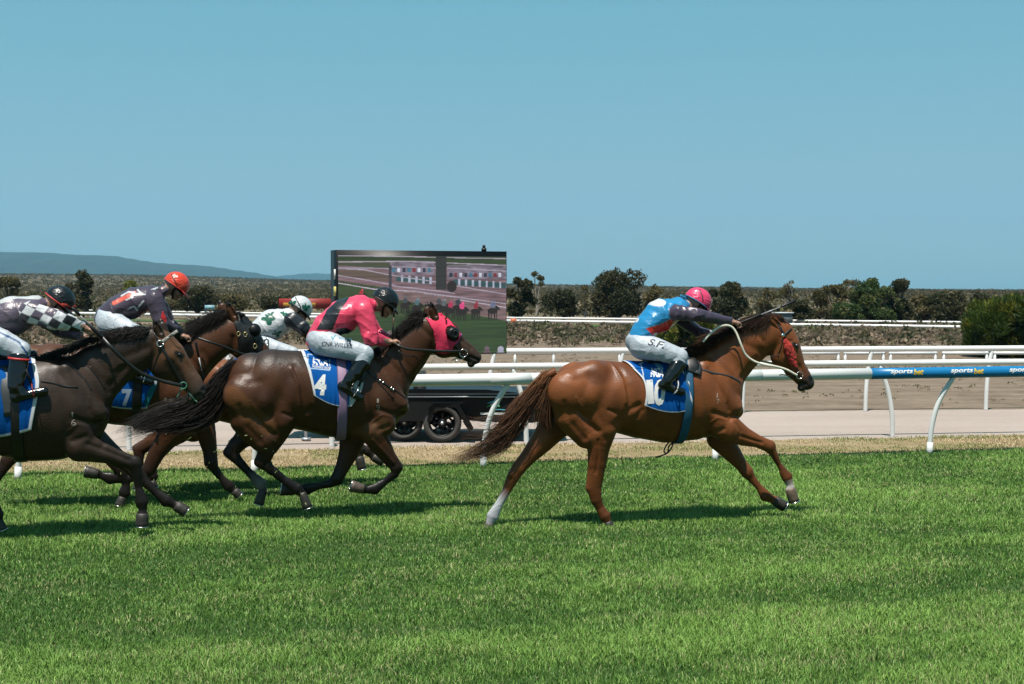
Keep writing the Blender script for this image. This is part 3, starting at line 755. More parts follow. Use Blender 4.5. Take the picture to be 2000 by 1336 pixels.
# ------------------------------------------------------------------ setting: terrain, lawn, track
def smooth01(t): t = np.clip(t, 0, 1); return t * t * (3 - 2 * t)
def terrain_z(x, y):
    x = np.asarray(x, float); y = np.asarray(y, float)
    z = -2.3 * smooth01((y - 26) / 60)
    k = np.clip(x / np.maximum(y, 1), -.6, .6)                      # bearing
    t = np.clip((k + .36) / .72, 0, 1)
    px = 1000 + FPX * k
    hor = np.interp(px, [-400, 0, 250, 600, 1000, 1400, 1700, 2000, 2400], [536, 537, 540, 549, 557, 563, 566, 568, 570])
    zr = 2.15 + (556 - hor) / FPX * 2400
    rise = smooth01((y - 420) / 2000)
    z = z * (1 - rise) + zr * rise
    return z + (np.sin(x * .013 + y * .004) + np.sin(x * .031 - y * .007)) * .35 * smooth01((y - 500) / 800)

def ground_mat(name, cols, scale=6.0, fine=40.0, bump=.4, stretch=(1, 1, 1), rough=.95, bdist=.02):
    m = bpy.data.materials.new(name); m.use_nodes = True; nt = m.node_tree; N = nt.nodes; Lk = nt.links; p = N['Principled BSDF']
    p.inputs['Roughness'].default_value = rough; p.inputs['Specular IOR Level'].default_value = .2
    tc = N.new('ShaderNodeTexCoord'); mp = N.new('ShaderNodeMapping'); mp.inputs['Scale'].default_value = stretch; Lk.new(tc.outputs['Object'], mp.inputs[0])
    n1 = N.new('ShaderNodeTexNoise'); n1.inputs['Scale'].default_value = scale; n1.inputs['Detail'].default_value = 6; n1.inputs['Roughness'].default_value = .62; Lk.new(mp.outputs[0], n1.inputs['Vector'])
    n2 = N.new('ShaderNodeTexNoise'); n2.inputs['Scale'].default_value = fine; n2.inputs['Detail'].default_value = 4; Lk.new(mp.outputs[0], n2.inputs['Vector'])
    cr = N.new('ShaderNodeValToRGB'); e = cr.color_ramp.elements
    while len(e) < len(cols): e.new(.5)
    for i, c in enumerate(cols): e[i].position = .3 + .4 * i / (len(cols) - 1); e[i].color = (*[q * ALB for q in c], 1)
    mx = N.new('ShaderNodeMix'); mx.inputs[0].default_value = .4; Lk.new(n1.outputs['Fac'], mx.inputs[2]); Lk.new(n2.outputs['Fac'], mx.inputs[3]); Lk.new(mx.outputs[0], cr.inputs[0])
    Lk.new(cr.outputs[0], p.inputs['Base Color'])
    b = N.new('ShaderNodeBump'); b.inputs['Strength'].default_value = bump; b.inputs['Distance'].default_value = bdist; Lk.new(n2.outputs['Fac'], b.inputs['Height']); Lk.new(b.outputs[0], p.inputs['Normal'])
    return m, cr

ys = np.concatenate([np.linspace(-40, 20, 7), np.linspace(24, 160, 69), np.geomspace(166, 2600, 60), [2750, 2900]])
ks = np.linspace(-1.0, 1.0, 121); Yg, Kg = np.meshgrid(ys, ks, indexing='ij'); Xg = Kg * (np.maximum(Yg, 0) * .75 + 60)
Zg = terrain_z(Xg, Yg) - .012; Zg[-2:] = Zg[-3] + np.array([[-20], [-80]])
V = np.stack([Xg, Yg, Zg], -1).reshape(-1, 3); n = len(ks)
i = np.arange(len(ys) - 1)[:, None] * n + np.arange(n - 1)[None]; F = np.stack([i, i + 1, i + n + 1, i + n], -1).reshape(-1, 4)
tm, tcr = ground_mat('dry_ground', [(.09, .062, .04), (.19, .138, .096), (.265, .20, .145), (.33, .265, .195)], 1.3, 9, .5, bdist=.05, stretch=(.45, 1, 1))
# far ground turns into dark heath with pale sand scars
nt = tm.node_tree; N = nt.nodes; Lk = nt.links
tc = N.new('ShaderNodeTexCoord'); sx = N.new('ShaderNodeSeparateXYZ'); Lk.new(tc.outputs['Object'], sx.inputs[0])
mr = N.new('ShaderNodeMapRange'); mr.inputs['From Min'].default_value = 165; mr.inputs['From Max'].default_value = 230; Lk.new(sx.outputs['Y'], mr.inputs['Value'])
nz = N.new('ShaderNodeTexNoise'); nz.inputs['Scale'].default_value = .02; nz.inputs['Detail'].default_value = 9; nz.inputs['Roughness'].default_value = .7; Lk.new(tc.outputs['Object'], nz.inputs['Vector'])
r2 = N.new('ShaderNodeValToRGB'); e = r2.color_ramp.elements; e[0].position = .35; e[0].color = (.045, .038, .018, 1); e[1].position = .58; e[1].color = (.14, .11, .07, 1)
x_ = e.new(.72); x_.color = (.26, .21, .16, 1); Lk.new(nz.outputs['Fac'], r2.inputs[0])
mx = N.new('ShaderNodeMix'); mx.data_type = 'RGBA'; Lk.new(mr.outputs[0], mx.inputs[0]); Lk.new(tcr.outputs[0], mx.inputs[6]); Lk.new(r2.outputs[0], mx.inputs[7])
Lk.new(mx.outputs[2], N['Principled BSDF'].inputs['Base Color'])
tag(mesh_np('ground', V, F, tm), kind='structure')

def edge(px1, py1, px2, py2):
    a, b = ground(px1, py1), ground(px2, py2); m = (b[1] - a[1]) / (b[0] - a[0]); return lambda x: a[1] + m * (np.asarray(x, float) - a[0])
E0 = edge(0, 927, 2000, 878)        # lawn / dry verge
E1 = edge(296, 884, 2000, 850)      # verge / sand
E2 = edge(470, 812, 2000, 798)      # sand / dirt
def wob(x, s, a): return a * (np.sin(x * 1.7 + s) + np.sin(x * 4.3 + 2 * s) * .6 + np.sin(x * 11 + s) * .35)
def sheet(name, fa, fb, z, m, x0=-40, x1=45, nx=700, ny=2):
    xs = np.linspace(x0, x1, nx); A = fa(xs); B = fb(xs); V = []
    for t in np.linspace(0, 1, ny): V.append(np.stack([xs, A + (B - A) * t, np.full(nx, z)], 1))
    V = np.concatenate(V); i = np.arange(ny - 1)[:, None] * nx + np.arange(nx - 1)[None]
    return tag(mesh_np(name, V, np.stack([i, i + 1, i + nx + 1, i + nx], -1).reshape(-1, 4), m), kind='structure')
lm, _ = ground_mat('lawn_soil', [(.03, .06, .012), (.05, .10, .02), (.08, .13, .03)], 3, 60, .5)
vm_, _ = ground_mat('dry_verge', [(.14, .125, .05), (.28, .21, .105), (.38, .285, .17), (.44, .35, .24)], 1.6, 26, .6, stretch=(.5, 1, 1))
sm_, _ = ground_mat('track_sand', [(.35, .285, .24), (.455, .375, .325), (.51, .43, .38)], .6, 30, .25, stretch=(.35, 1, 1))
sheet('lawn', lambda x: x * 0 - 3, lambda x: E0(x), 0.0, lm)
sheet('dry_verge', lambda x: E0(x) - .3, lambda x: E1(x) + .05 + wob(x, 1, .05), -.004, vm_)
sheet('sand_track', lambda x: E1(x) - .5, lambda x: E2(x) + wob(x, 3, .04), -.008, sm_)

# ------------------------------------------------------------------ grass blades
def blades(name, P, h, w, cols, lean=.5, seed=1, z0=0.0, wide=1.0):
    r = np.random.default_rng(seed); n = len(P); a = r.uniform(0, 2 * np.pi, n); d = np.stack([np.cos(a), np.sin(a), np.zeros(n)], 1)
    la = r.uniform(0, 2 * np.pi, n); ln = r.uniform(0, lean, n) * h; l = np.stack([np.cos(la) * ln, np.sin(la) * ln, np.zeros(n)], 1)
    B = np.concatenate([P, np.full((n, 1), z0)], 1) if P.shape[1] == 2 else P
    up = np.zeros((n, 3)); up[:, 2] = h; hw = (w * .5)[:, None]
    V = np.stack([B - d * hw, B + d * hw, B + up * .6 + l * .4 + d * hw * .8, B + up * .6 + l * .4 - d * hw * .8, B + up * np.sqrt(np.clip(1 - (ln / h) ** 2 * .6, .1, 1))[:, None] + l * 1.1], 1).reshape(-1, 3)
    i = np.arange(n)[:, None] * 5
    c = np.repeat(cols, 5, 0)
    return mesh_np(name, V, [i + np.array([0, 1, 2, 3])[None], i + np.array([3, 2, 4])[None]], M['grass'], None, c, False)

def vnoise(x, y, s, seed=0):
    r = np.random.default_rng(seed); T = r.random((64, 64)); u, v = x / s, y / s; i, j = np.floor(u).astype(int), np.floor(v).astype(int); a, b = u - i, v - j
    a = a * a * (3 - 2 * a); b = b * b * (3 - 2 * b); g = lambda p, q: T[p % 64, q % 64]
    return (g(i, j) * (1 - a) + g(i + 1, j) * a) * (1 - b) + (g(i, j + 1) * (1 - a) + g(i + 1, j + 1) * a) * b

def lawn_blades():
    r = np.random.default_rng(5); Ps = []
    for y0, y1, dens in ((6.6, 8.5, 12000), (8.5, 10.5, 9500), (10.5, 13, 7000), (13, 16, 4800), (16, 19.6, 3600)):
        hw = y1 * .44 + .8; n = int(dens * (y1 - y0) * 2 * hw); Ps.append(np.stack([r.uniform(-hw, hw, n), r.uniform(y0, y1, n)], 1))
    P = np.concatenate(Ps); keep = P[:, 1] < E0(P[:, 0]) + wob(P[:, 0] * 2, 2, .04) + r.normal(size=len(P)) * .07; P = P[keep]
    # streaks run with the mowing direction of the track
    c, s = math.cos(YAW), math.sin(YAW); a = P[:, 0] * c + P[:, 1] * s; b = -P[:, 0] * s + P[:, 1] * c
    band = vnoise(a * .35 + 20, b + 30, .85, 21); g = .38 * band + .22 * vnoise(a, b * 2.4, 1.0, 1) + .22 * vnoise(a, b * 2.0, .30, 2) + .18 * vnoise(P[:, 0], P[:, 1], .10, 3); g = np.clip((g - .5) * 1.95 + .5, 0, 1)
    keep = r.random(len(P)) < .55 + .8 * g; P, g, a, b = P[keep], g[keep], a[keep], b[keep]; n = len(P)
    h = (.022 + .034 * g) * r.uniform(.6, 1.25, n); w = (.0018 + .00028 * P[:, 1]) * r.uniform(.8, 1.3, n)
    dark, light, straw = np.array((.034, .098, .012)), np.array((.190, .325, .065)), np.array((.36, .36, .16))
    t = np.clip(g * 1.1 - .05 + r.normal(size=n) * .27, 0, 1)[:, None]; col = dark + (light - dark) * t
    st = (r.random(n) < .05 + .12 * (vnoise(a, b * 2, .6, 9) > .62))[:, None]; col = np.where(st, straw * r.uniform(.6, 1.0, (n, 1)), col)
    return blades('grass', P, h, w, col, .9, 6)
tag(lawn_blades(), kind='stuff')
def dry_tufts():
    r = np.random.default_rng(8); n = 60000; x = r.uniform(-9, 11, n); y = E0(x) + (E1(x) + .12 - E0(x)) * r.random(n); g = vnoise(x * .6, y, .35, 4) * .6 + vnoise(x, y, .12, 5) * .4
    k = r.random(n) < (g - .25) * 1.9; x, y, g = x[k], y[k], g[k]; n = len(x); t = r.random((n, 1)); grn = (vnoise(x * .5, y, .5, 6) > .52)[:, None]
    col = np.where(grn, np.array((.14, .16, .045)) + t * np.array((.12, .10, .06)), np.array((.30, .23, .12)) + t * np.array((.22, .18, .12)))
    return blades('dry_grass', np.stack([x, y], 1), .015 + .03 * r.random(n) * g, np.full(n, .009), col, 1.2, 4)
tag(dry_tufts(), kind='stuff')

# ------------------------------------------------------------------ rails
def rail_fence(label, name, a, b, top, rad, posts, lean=(.3, -.12), wraps=(), z=None, group='white running rails', pr=.032, sleeve=True, joint=True):
    a, b = np.array(a, float), np.array(b, float); d = b - a; Ln = np.linalg.norm(d[:2]); e = d / Ln; nrm = np.array((e[1], -e[0], 0))
    root = empty(name, (a + b) / 2 * np.array((1, 1, 0))); tag(root, label, 'rail', group); o0 = np.array(root.location[:])
    def pt(s): return a + e * s
    segs = [(0, Ln)]
    for w0, w1, m in wraps:
        out = []
        for q0, q1 in segs:
            if w0 > q0: out.append((q0, min(w0, q1)))
            if w1 < q1: out.append((max(w1, q0), q1))
        segs = out
    H_ = np.array((0, 0, 1.))
    for q0, q1 in segs:
        mb = MB(); mb.tube([pt(q) - o0 + H_ * (top - rad) for q in np.linspace(q0, q1, 12)], rad, 20); mb.build('rail_tube', M['rail'], root, True)
    for w0, w1, m in wraps:
        mb = MB(); mb.tube([pt(q) - o0 + H_ * (top - rad) for q in np.linspace(w0, w1, 12)], rad * 1.012, 24); mb.build('advertising_wrap', m, root, True)
    for s in posts:
        foot = pt(s) - o0; mb = MB()
        tp = foot + e * lean[0] - nrm * 0 + nrm * (-lean[1]) + H_ * (top - rad * 1.2)
        P = catmull([foot + H_ * -.05, foot + e * lean[0] * .08 + H_ * top * .30, foot + (tp - foot) * np.array((1, 1, 0)) * .38 + H_ * top * .62, tp], 6)
        # the foot stands off so that the top reaches the rail
        P = P - (tp - foot) * np.array((1, 1, 0)) + e * lean[0]
        mb.tube(P, pr, 12); po = mb.build('post', M['rail'], root, True)
        if sleeve:
            mb = MB(); mb.tube([P[0], P[0] + (P[3] - P[0]) * 1.0], pr * 1.22, 12); mb.build('post_sleeve', M['rail'], po, True)
        if joint and not any(w0 < s + lean[0] < w1 for w0, w1, m in wraps):
            mb = MB(); c = foot + e * lean[0] + H_ * (top - rad); mb.tube([c - e * .25, c + e * .25], rad * 1.035, 20); mb.build('rail_joint', M['rail'], root, True)
    return root, pt, e, o0

g0, g1 = ground(945, 912), ground(1820, 887); e = (g1 - g0) / np.linalg.norm(g1 - g0); A1 = g0 - e * 12; B1 = g1 + e * 8
sA = lambda p: float(np.dot(p - A1, e))
def along(px):      # distance along rail 1 at a photo column
    d = ray(px, 740); s_ = (A1[0] * d[1] - A1[1] * d[0]) / (e[1] * d[0] - e[0] * d[1]); return s_
posts1 = [sA(g0) - 2.62 * 2, sA(g0) - 2.62 * 1.02, sA(g0), (sA(g0) + sA(g1)) / 2 + .01, sA(g1), sA(g1) + 2.7, sA(g1) - 2.62 * 5, sA(g1) + 5.4]
root, pt, ee, o0 = rail_fence('nearest white tubular running rail with a blue advertising wrap at its right end', 'running_rail', A1, B1, 1.105, .070, posts1, (.32, -.06), [(along(1699), along(2400), M['railblue'])])
R1 = root
def rail_text(txt, s0, wid, hgt, zc, m, sh=.3, bold=.03):
    V, F = text_mesh(txt, sh, bold); V = V / np.array((V[:, 0].max(), V[:, 1].max() - V[:, 1].min(), 1)); V[:, 1] -= V[:, 1].min()
    s_ = s0 + V[:, 0] * wid; zz = zc + (V[:, 1] - .5) * hgt; nrm = np.array((ee[1], -ee[0], 0)); rad = .070 * 1.012 + .002
    th = (zz - zc) / rad + .28
    P = A1[None] + ee[None] * s_[:, None] + nrm[None] * (np.cos(th) * rad)[:, None] - o0; P[:, 2] = 1.105 - .070 + np.sin(th) * rad
    mesh_np('lettering', P, F, m, R1)
for px in (1734, 1851, 1965, 2080):
    s0 = along(px); w = along(px + 69) - s0
    rail_text('sports', s0, w * .64, .075, 1.0, M['rail']); rail_text('bet', s0 + w * .65, w * .29, .082, 1.0, M['yellow'])
# second rail, other side of the sand strip
h0, h1 = ground(1027, 864), ground(1740, 852); e2 = (h1 - h0) / np.linalg.norm(h1 - h0); A2 = h0 - e2 * 12; B2 = h1 + e2 * 8
L2 = np.linalg.norm(h1 - h0); p2 = [12 + L2 * k / 2 for k in (-4, -3, -2, -1, 0, 1, 2, 3)]
rail_fence('middle white running rail, directly behind the nearest one along the sand track', 'running_rail', A2, B2, 1.085, .046, p2, (-.19, .06), pr=.034, sleeve=False, joint=False)
h0, h1 = ground(1688, 802), ground(1926, 800); e3 = np.array((math.cos(math.radians(7)), math.sin(math.radians(7)), 0)); L3 = np.linalg.norm(h1 - h0); A3 = h0 - e3 * 16; B3 = h0 + e3 * 13
rail_fence('third white running rail on the far edge of the sand track', 'running_rail', A3, B3, 1.10, .049, [16 + L3 * k for k in range(-7, 6)], (.12, .05), pr=.036, sleeve=False, joint=False)
# low barrier sections on the dirt
def barrier(px0, px1, Y):
    a = at_Y(px0, 700, Y); b = at_Y(px1, 700, Y); w = b[0] - a[0]; r = empty('barrier_section', ((a[0] + b[0]) / 2, Y, 0))
    zt = HC - (687 - 556) / FPX * Y; zg = float(terrain_z((a[0] + b[0]) / 2, Y)) - .05; zt = max(zt, zg + .5)
    mb = MB(); mb.tube([(-w / 2, 0, zt - .05), (w / 2, 0, zt - .05)], .06, 12); mb.build('top_rail', M['rail'], r, True)
    for s in (-1, 1):
        mb = MB(); mb.tube([(s * w / 2.15, 0, zg), (s * w / 2.15, 0, zt + .01)], .05, 12); mb.build('post', M['rail'], r, True)
    return r
tag(barrier(1003, 1084, 50), 'low white barrier section beside the big screen, left of its twin', 'barrier', 'low white barriers on the dirt')
tag(barrier(1207, 1290, 50), 'low white barrier section half hidden behind the leading jockey', 'barrier', 'low white barriers on the dirt')
for i, (u, v) in enumerate(((1560, 1640), (1648, 1728), (1736, 1830), (1840, 1930), (1940, 2020))):
    tag(barrier(u, v, 50), ['low white barrier section nearest to the leading horse\'s nose', 'low white barrier, second from the leading horse\'s nose', 'low white barrier in the middle of the right-hand row', 'low white barrier just left of the foot of the dark bush', 'low white barrier in front of the big bush at the right edge'][i], 'barrier', 'low white barriers on the dirt')
# far rails across the back straight
def far_rail(label, p0, p1, Y0, Y1, rad, gap, group):
    a = at_Y(*p0, Y0); b = at_Y(*p1, Y1); n = int(np.linalg.norm(b - a) / gap); root = empty('running_rail', ((a[0] + b[0]) / 2, (a[1] + b[1]) / 2, 0)); tag(root, label, 'rail', group); o0 = np.array(root.location[:])
    mb = MB(); mb.tube([a - o0 + (b - a) * t for t in np.linspace(0, 1, 10)], rad, 10); mb.build('rail_tube', M['rail'], root, True)
    for i in range(min(n, 95)):
        p = a + (b - a) * (i + .5) / n; mb = MB(); z = float(terrain_z(p[0], p[1])) - .1
        mb.tube([(p[0], p[1], z) - o0, (p[0], p[1] - .0, p[2]) - o0], .06, 6); mb.build('post', M['rail'], root, True)
G = 'white rails of the back straight'
far_rail('far white rail of the back straight, lower one, right of the big screen', (960, 626), (2130, 642), 148, 126, .14, 3.6, G)
far_rail('far white rail of the back straight, upper one, right of the big screen', (960, 620.5), (2130, 632), 168, 148, .12, 3.6, G)
far_rail('far white rail of the back straight, lower one, left of the big screen', (-60, 608.5), (960, 625), 186, 149, .17, 3.8, G)
far_rail('far white rail of the back straight, upper one, left of the big screen', (-60, 603), (960, 619), 208, 170, .14, 3.8, G)
# green strip of turf between the far rails
gs, _ = ground_mat('back_straight_turf', [(.04, .08, .02), (.08, .13, .035), (.14, .16, .06)], .6, 5, .3)
xs = np.linspace(-85, 85, 90); V = []
for dy in np.linspace(0, 1, 6):
    y = np.interp(xs, [-80, 0, 75], [186, 151, 133]) + dy * 9 + .8; V.append(np.stack([xs, y, terrain_z(xs, y) + .05], 1))
i = np.arange(5)[:, None] * 90 + np.arange(89)[None]; tag(mesh_np('back_straight', np.concatenate(V), np.stack([i, i + 1, i + 91, i + 90], -1).reshape(-1, 4), gs), kind='structure')

# ------------------------------------------------------------------ trees and bushes
def leaf_cloud(C, Rr, n, size, cols, seed, squash=1.0, shell=.55, spike=0):
    """C: (m,3) lobe centres, Rr: (m,) radii ; returns verts, faces, colours of small leaf faces"""
    r = np.random.default_rng(seed); m_ = len(C); w = Rr ** 2; k = r.choice(m_, n, p=w / w.sum())
    d = r.normal(size=(n, 3)); d /= np.linalg.norm(d, axis=1)[:, None]; rad = shell + (1.05 - shell) * r.random(n) ** .6
    lump = 1 + .18 * np.sin(d[:, 0] * 7 + k) * np.sin(d[:, 2] * 6 + k * 2)
    P = C[k] + d * (Rr[k] * rad * lump)[:, None] * np.array((1, 1, squash))
    a = r.normal(size=(n, 3)) + d * .5; a /= np.linalg.norm(a, axis=1)[:, None]; b = np.cross(a, r.normal(size=(n, 3))); b /= np.linalg.norm(b, axis=1)[:, None]; c = np.cross(a, b)
    s = size * r.uniform(.5, 1.4, (n, 1))
    if spike:
        b = d + np.array((0, 0, .7)) + r.normal(size=(n, 3)) * .35; b /= np.linalg.norm(b, axis=1)[:, None]; c = np.cross(b, r.normal(size=(n, 3))); c /= np.linalg.norm(c, axis=1)[:, None]; b = b * spike; c = c * .7
    V = np.stack([P - b * s, P + c * s * .5, P + b * s, P - c * s * .5], 1).reshape(-1, 3); F = np.arange(4 * n).reshape(-1, 4)
    cc = np.array(cols)[(np.array(r.integers(len(cols), size=m_))[k] * (r.random(n) < .6) + r.integers(len(cols), size=n) * 0).astype(int)] * r.uniform(.6, 1.45, (n, 1))
    return V, F, np.repeat(cc, 4, 0)

DG = [(.04, .045, .014), (.06, .058, .018), (.085, .07, .025)]; MG = [(.05, .085, .018), (.09, .12, .028), (.13, .14, .04)]; OL = [(.10, .09, .03), (.14, .115, .045), (.19, .145, .06)]; YG = [(.16, .17, .02), (.22, .21, .03)]; BG = [(.04, .07, .007), (.07, .105, .009), (.15, .17, .018), (.25, .24, .03)]
def tree(name, label, cat, px, ytop, ybase, wpx, Y, cols, seed, group, lobes=14, n=3500, size=.16, trunk=True, squash=.8, sparse=1.0, bark='bark', low=.0, aspect=None, leaf_shell=.4, spike=0, lr=1.0):
    wpx = wpx * (1.22 if n > 3000 else 1.12); s = Y / FPX; X = (px - 1000) * s; zb = HC - (ybase - 556) * s; zt = HC - (ytop - 556) * s; w = wpx * s; h = zt - zb; z0 = float(terrain_z(X, Y))
    r = np.random.default_rng(seed); root = empty(name, (X, Y, z0)); tag(root, label, cat, group); dz = zb - z0
    C = []; R_ = []
    for i in range(lobes):
        a = r.uniform(0, 2 * np.pi); q = r.random() ** .5; zz = r.uniform(low, 1); env = math.sqrt(max(0.05, 1 - (abs(zz - .48) / .56) ** 2.2)); rr = w * .5 * r.uniform(.15, .42) * sparse * lr
        C.append((math.cos(a) * max(w * .5 * env - rr * .8, 0) * q, math.sin(a) * max(w * .5 * env - rr * .8, 0) * q, dz + max(rr * .7, min(h - rr * squash, zz * h)))); R_.append(rr)
    C, R_ = np.array(C), np.array(R_); V, F, c = leaf_cloud(C, R_, int(n * 1.5), size, cols, seed + 50, squash, leaf_shell, spike)
    mesh_np('crown', V, F, M['leaf'], root, c, False)
    if trunk:
        mb = MB(); b = max(.05, w * .025); zlow = min(-.1, dz * 0 - .1)
        for i in range(3 if lobes > 6 else 2):
            t = C[i]; P = catmull([(0, 0, zlow), (t[0] * .2 + .1 * i, t[1] * .2, (t[2]) * .4), tuple(t)], 5); mb.tube(P, np.linspace(b * 1.4, b * .4, len(P)), 7)
        for i in range(3, min(lobes, 10)):
            t = C[i]; P = catmull([(0, 0, t[2] * .35), (t[0] * .5, t[1] * .5, t[2] * .7), tuple(t)], 4); mb.tube(P, np.linspace(b * .7, b * .2, len(P)), 5)
        mb.build('trunk', M[bark], root, True)
    return root
T = 'trees beyond the back straight'
TR = [
 ('round dark green tree touching the right edge of the big screen', 1012, 541, 618, 62, 175, DG, 16, 4200, .17, .8, 1., 'bark'),
 ('thin pale-trunked gum tree rising behind the tree beside the screen', 1047, 525, 612, 48, 190, OL, 9, 800, .14, .7, .8, 'palebark'),
 ('low dark bushy tree between the screen and the big dome-shaped tree', 1100, 566, 616, 84, 172, DG, 14, 3800, .16, .8, 1., 'bark'),
 ('bare grey-branched tree leaning over the low bushy tree', 1142, 556, 612, 50, 186, OL, 9, 500, .14, .7, .9, 'palebark'),
 ('biggest dome-shaped dark tree, left of the leading jockey\'s back', 1206, 527, 619, 112, 168, DG, 26, 9000, .17, .85, 1., 'bark'),
 ('olive green sparse tree just right of the big dome-shaped tree', 1285, 556, 617, 64, 182, OL, 12, 1900, .16, .8, 1., 'bark'),
 ('dark rounded tree right behind the leading jockey\'s pink cap', 1423, 551, 640, 84, 160, DG, 20, 6500, .16, .85, 1., 'bark'),
 ('small scraggy tree above the leading horse\'s ears', 1497, 559, 622, 56, 178, OL, 10, 1500, .15, .8, 1., 'palebark'),
 ('spindly gum tree with bare branches above the horse\'s poll', 1548, 547, 612, 60, 190, OL, 11, 1000, .15, .7, .9, 'palebark'),
 ('low dark green bush in front of the spindly gum tree', 1568, 585, 632, 66, 158, DG, 12, 3000, .15, .75, 1., 'bark'),
 ('leftmost tree of the tall green clump right of centre', 1625, 556, 630, 66, 165, OL, 16, 3800, .16, .85, 1., 'bark'),
 ('wispy gum with open crown standing above the green clump', 1655, 541, 628, 84, 180, OL, 13, 1500, .15, .7, .8, 'palebark'),
 ('mid green tree in the middle of the tall clump', 1693, 549, 631, 76, 166, MG, 20, 5600, .16, .9, 1., 'bark'),
 ('narrow upright tree with a knobbly top inside the tall clump', 1702, 543, 630, 46, 172, MG, 18, 2600, .16, .9, 1.15, 'bark'),
 ('rightmost tall dark tree of the clump with two leafy tops', 1758, 545, 632, 66, 164, DG, 32, 6400, .16, .95, 1.1, 'bark'),
 ('short bright olive shrub filling the gap at the left foot of the tall clump', 1650, 590, 633, 70, 158, MG, 14, 3200, .15, .8, 1., 'bark'),
 ('bushy green tree second from the right end of the tall clump', 1728, 560, 632, 62, 162, MG, 16, 3800, .15, .85, 1., 'bark'),
 ('grey-brown half-dead tree between the spindly gum and the tall clump', 1592, 566, 622, 60, 184, OL, 12, 1300, .14, .8, .9, 'palebark'),
 ('pale olive scrubby tree at the right foot of the tall clump', 1806, 576, 634, 62, 160, OL, 12, 1700, .16, .8, 1., 'palebark'),
 ('wide low dark tree between the tall clump and the near bush', 1872, 569, 634, 112, 158, DG, 26, 8000, .17, .75, 1., 'bark'),
 ('tall dark tree at far left behind the black-capped jockey', 160, 527, 600, 62, 190, DG, 16, 3600, .17, .9, 1., 'bark'),
 ('yellow-green rounded tree at the left edge of the picture', 18, 541, 580, 62, 210, OL, 12, 2600, .18, .7, 1., 'bark'),
 ('dark bush between the left edge and the tall dark tree', 70, 572, 602, 80, 190, OL, 10, 1500, .18, .7, 1., 'bark'),
 ('small bright yellow-green wattle left of the orange-capped jockey', 250, 548, 574, 50, 215, YG, 10, 1600, .17, .7, 1., 'bark'),
 ('dark spreading tree just right of the orange-capped jockey\'s face', 388, 559, 606, 76, 185, DG, 18, 4200, .17, .8, 1., 'bark'),
 ('rounded dark bush left of the red and yellow sign', 530, 579, 606, 82, 185, DG, 14, 3800, .17, .75, 1., 'bark'),
 ('olive bush right behind the ears of the hooded horse', 452, 574, 606, 72, 188, OL, 12, 2800, .17, .75, 1., 'bark'),
 ('low olive bush under the orange-capped jockey\'s tree', 330, 585, 606, 70, 188, OL, 12, 2000, .17, .7, 1., 'bark'),
]
for i, (lb, px, yt, yb, w, Y, cols, lo, n, sz, sq, sp, bk) in enumerate(TR):
    tree('tree' if yb - yt > 45 else 'bush', lb, 'tree' if yb - yt > 45 else 'bush', px, yt, yb, w, Y, cols, 100 + i, T, lo, n, sz, True, sq, sp, bk)
tree('bush', 'large bright green coniferous bush at the right edge, the nearest plant', 'bush', 1985, 580, 697, 190, 88, BG, 301, 'nearer green bushes', 90, 34000, .10, True, .95, .85, spike=2.0, lr=.85)
tree('bush', 'bright green bush low behind the leading jockey\'s arms', 'bush', 1335, 612, 684, 130, 97, BG, 302, 'nearer green bushes', 44, 9000, .10, True, .75, .9, spike=2, lr=.7)
# heath and scrub nobody could count
def scrub(name, X, Y, sizes, cols, n_leaf, seed, lift=.3):
    r = np.random.default_rng(seed); Z = terrain_z(X, Y); C = np.stack([X, Y, Z + sizes * lift], 1)
    k = np.repeat(np.arange(len(X)), n_leaf); n = len(k); d = r.normal(size=(n, 3)); d[:, 2] = abs(d[:, 2]); d /= np.linalg.norm(d, axis=1)[:, None]
    P = C[k] + d * (sizes[k] * r.uniform(.6, 1, n))[:, None] * np.array((1, 1, .62))
    b = r.normal(size=(n, 3)); b /= np.linalg.norm(b, axis=1)[:, None]; c = np.cross(b, r.normal(size=(n, 3))); c /= np.linalg.norm(c, axis=1)[:, None]; s = (sizes[k] * .24)[:, None] * r.uniform(.6, 1.3, (n, 1))
    V = np.stack([P - b * s, P + c * s * .6, P + b * s, P - c * s * .6], 1).reshape(-1, 3)
    cc = np.array(cols)[r.integers(len(cols), size=len(X))][k] * r.uniform(.65, 1.4, (n, 1))
    return tag(mesh_np(name, V, np.arange(4 * n).reshape(-1, 4), M['leaf'], None, np.repeat(cc, 4, 0), False), kind='stuff')
r = np.random.default_rng(77)
n = 3200; y = r.uniform(100, 146, n); x = r.uniform(-.42, .42, n) * y; scrub('heath', x, y, r.uniform(.2, .95, n) ** 1.4, [(.20, .15, .10), (.26, .19, .13), (.15, .12, .07), (.11, .11, .05), (.08, .075, .035)], 26, 1)
n = 7500; y = r.uniform(185, 480, n) ; x = r.uniform(-.42, .42, n) * y; k = vnoise(x + 500, y, 26, 12) > .33; x, y = x[k], y[k]; scrub('scrub', x, y, r.uniform(.5, 1.7, len(x)), DG + OL + [(.2, .17, .12), (.26, .2, .15)], 14, 2)
n = 26000; y = np.exp(r.uniform(math.log(430), math.log(2500), n)); x = r.uniform(-.42, .42, n) * y; scrub('woodland', x, y, r.uniform(1.0, 2.6, n) * np.interp(y, [400, 2500], [.7, 1.5]), [(.052, .046, .014), (.08, .064, .020), (.115, .085, .032), (.17, .125, .065)], 13, 3)
n = 5200; y = r.uniform(23.5, 98, n) ; x = r.uniform(-.45, .48, n) * y; k = (y > E2(x) + .5) & (vnoise(x + 90, y * 1.5, 3.2, 15) > .42); x, y = x[k], y[k]
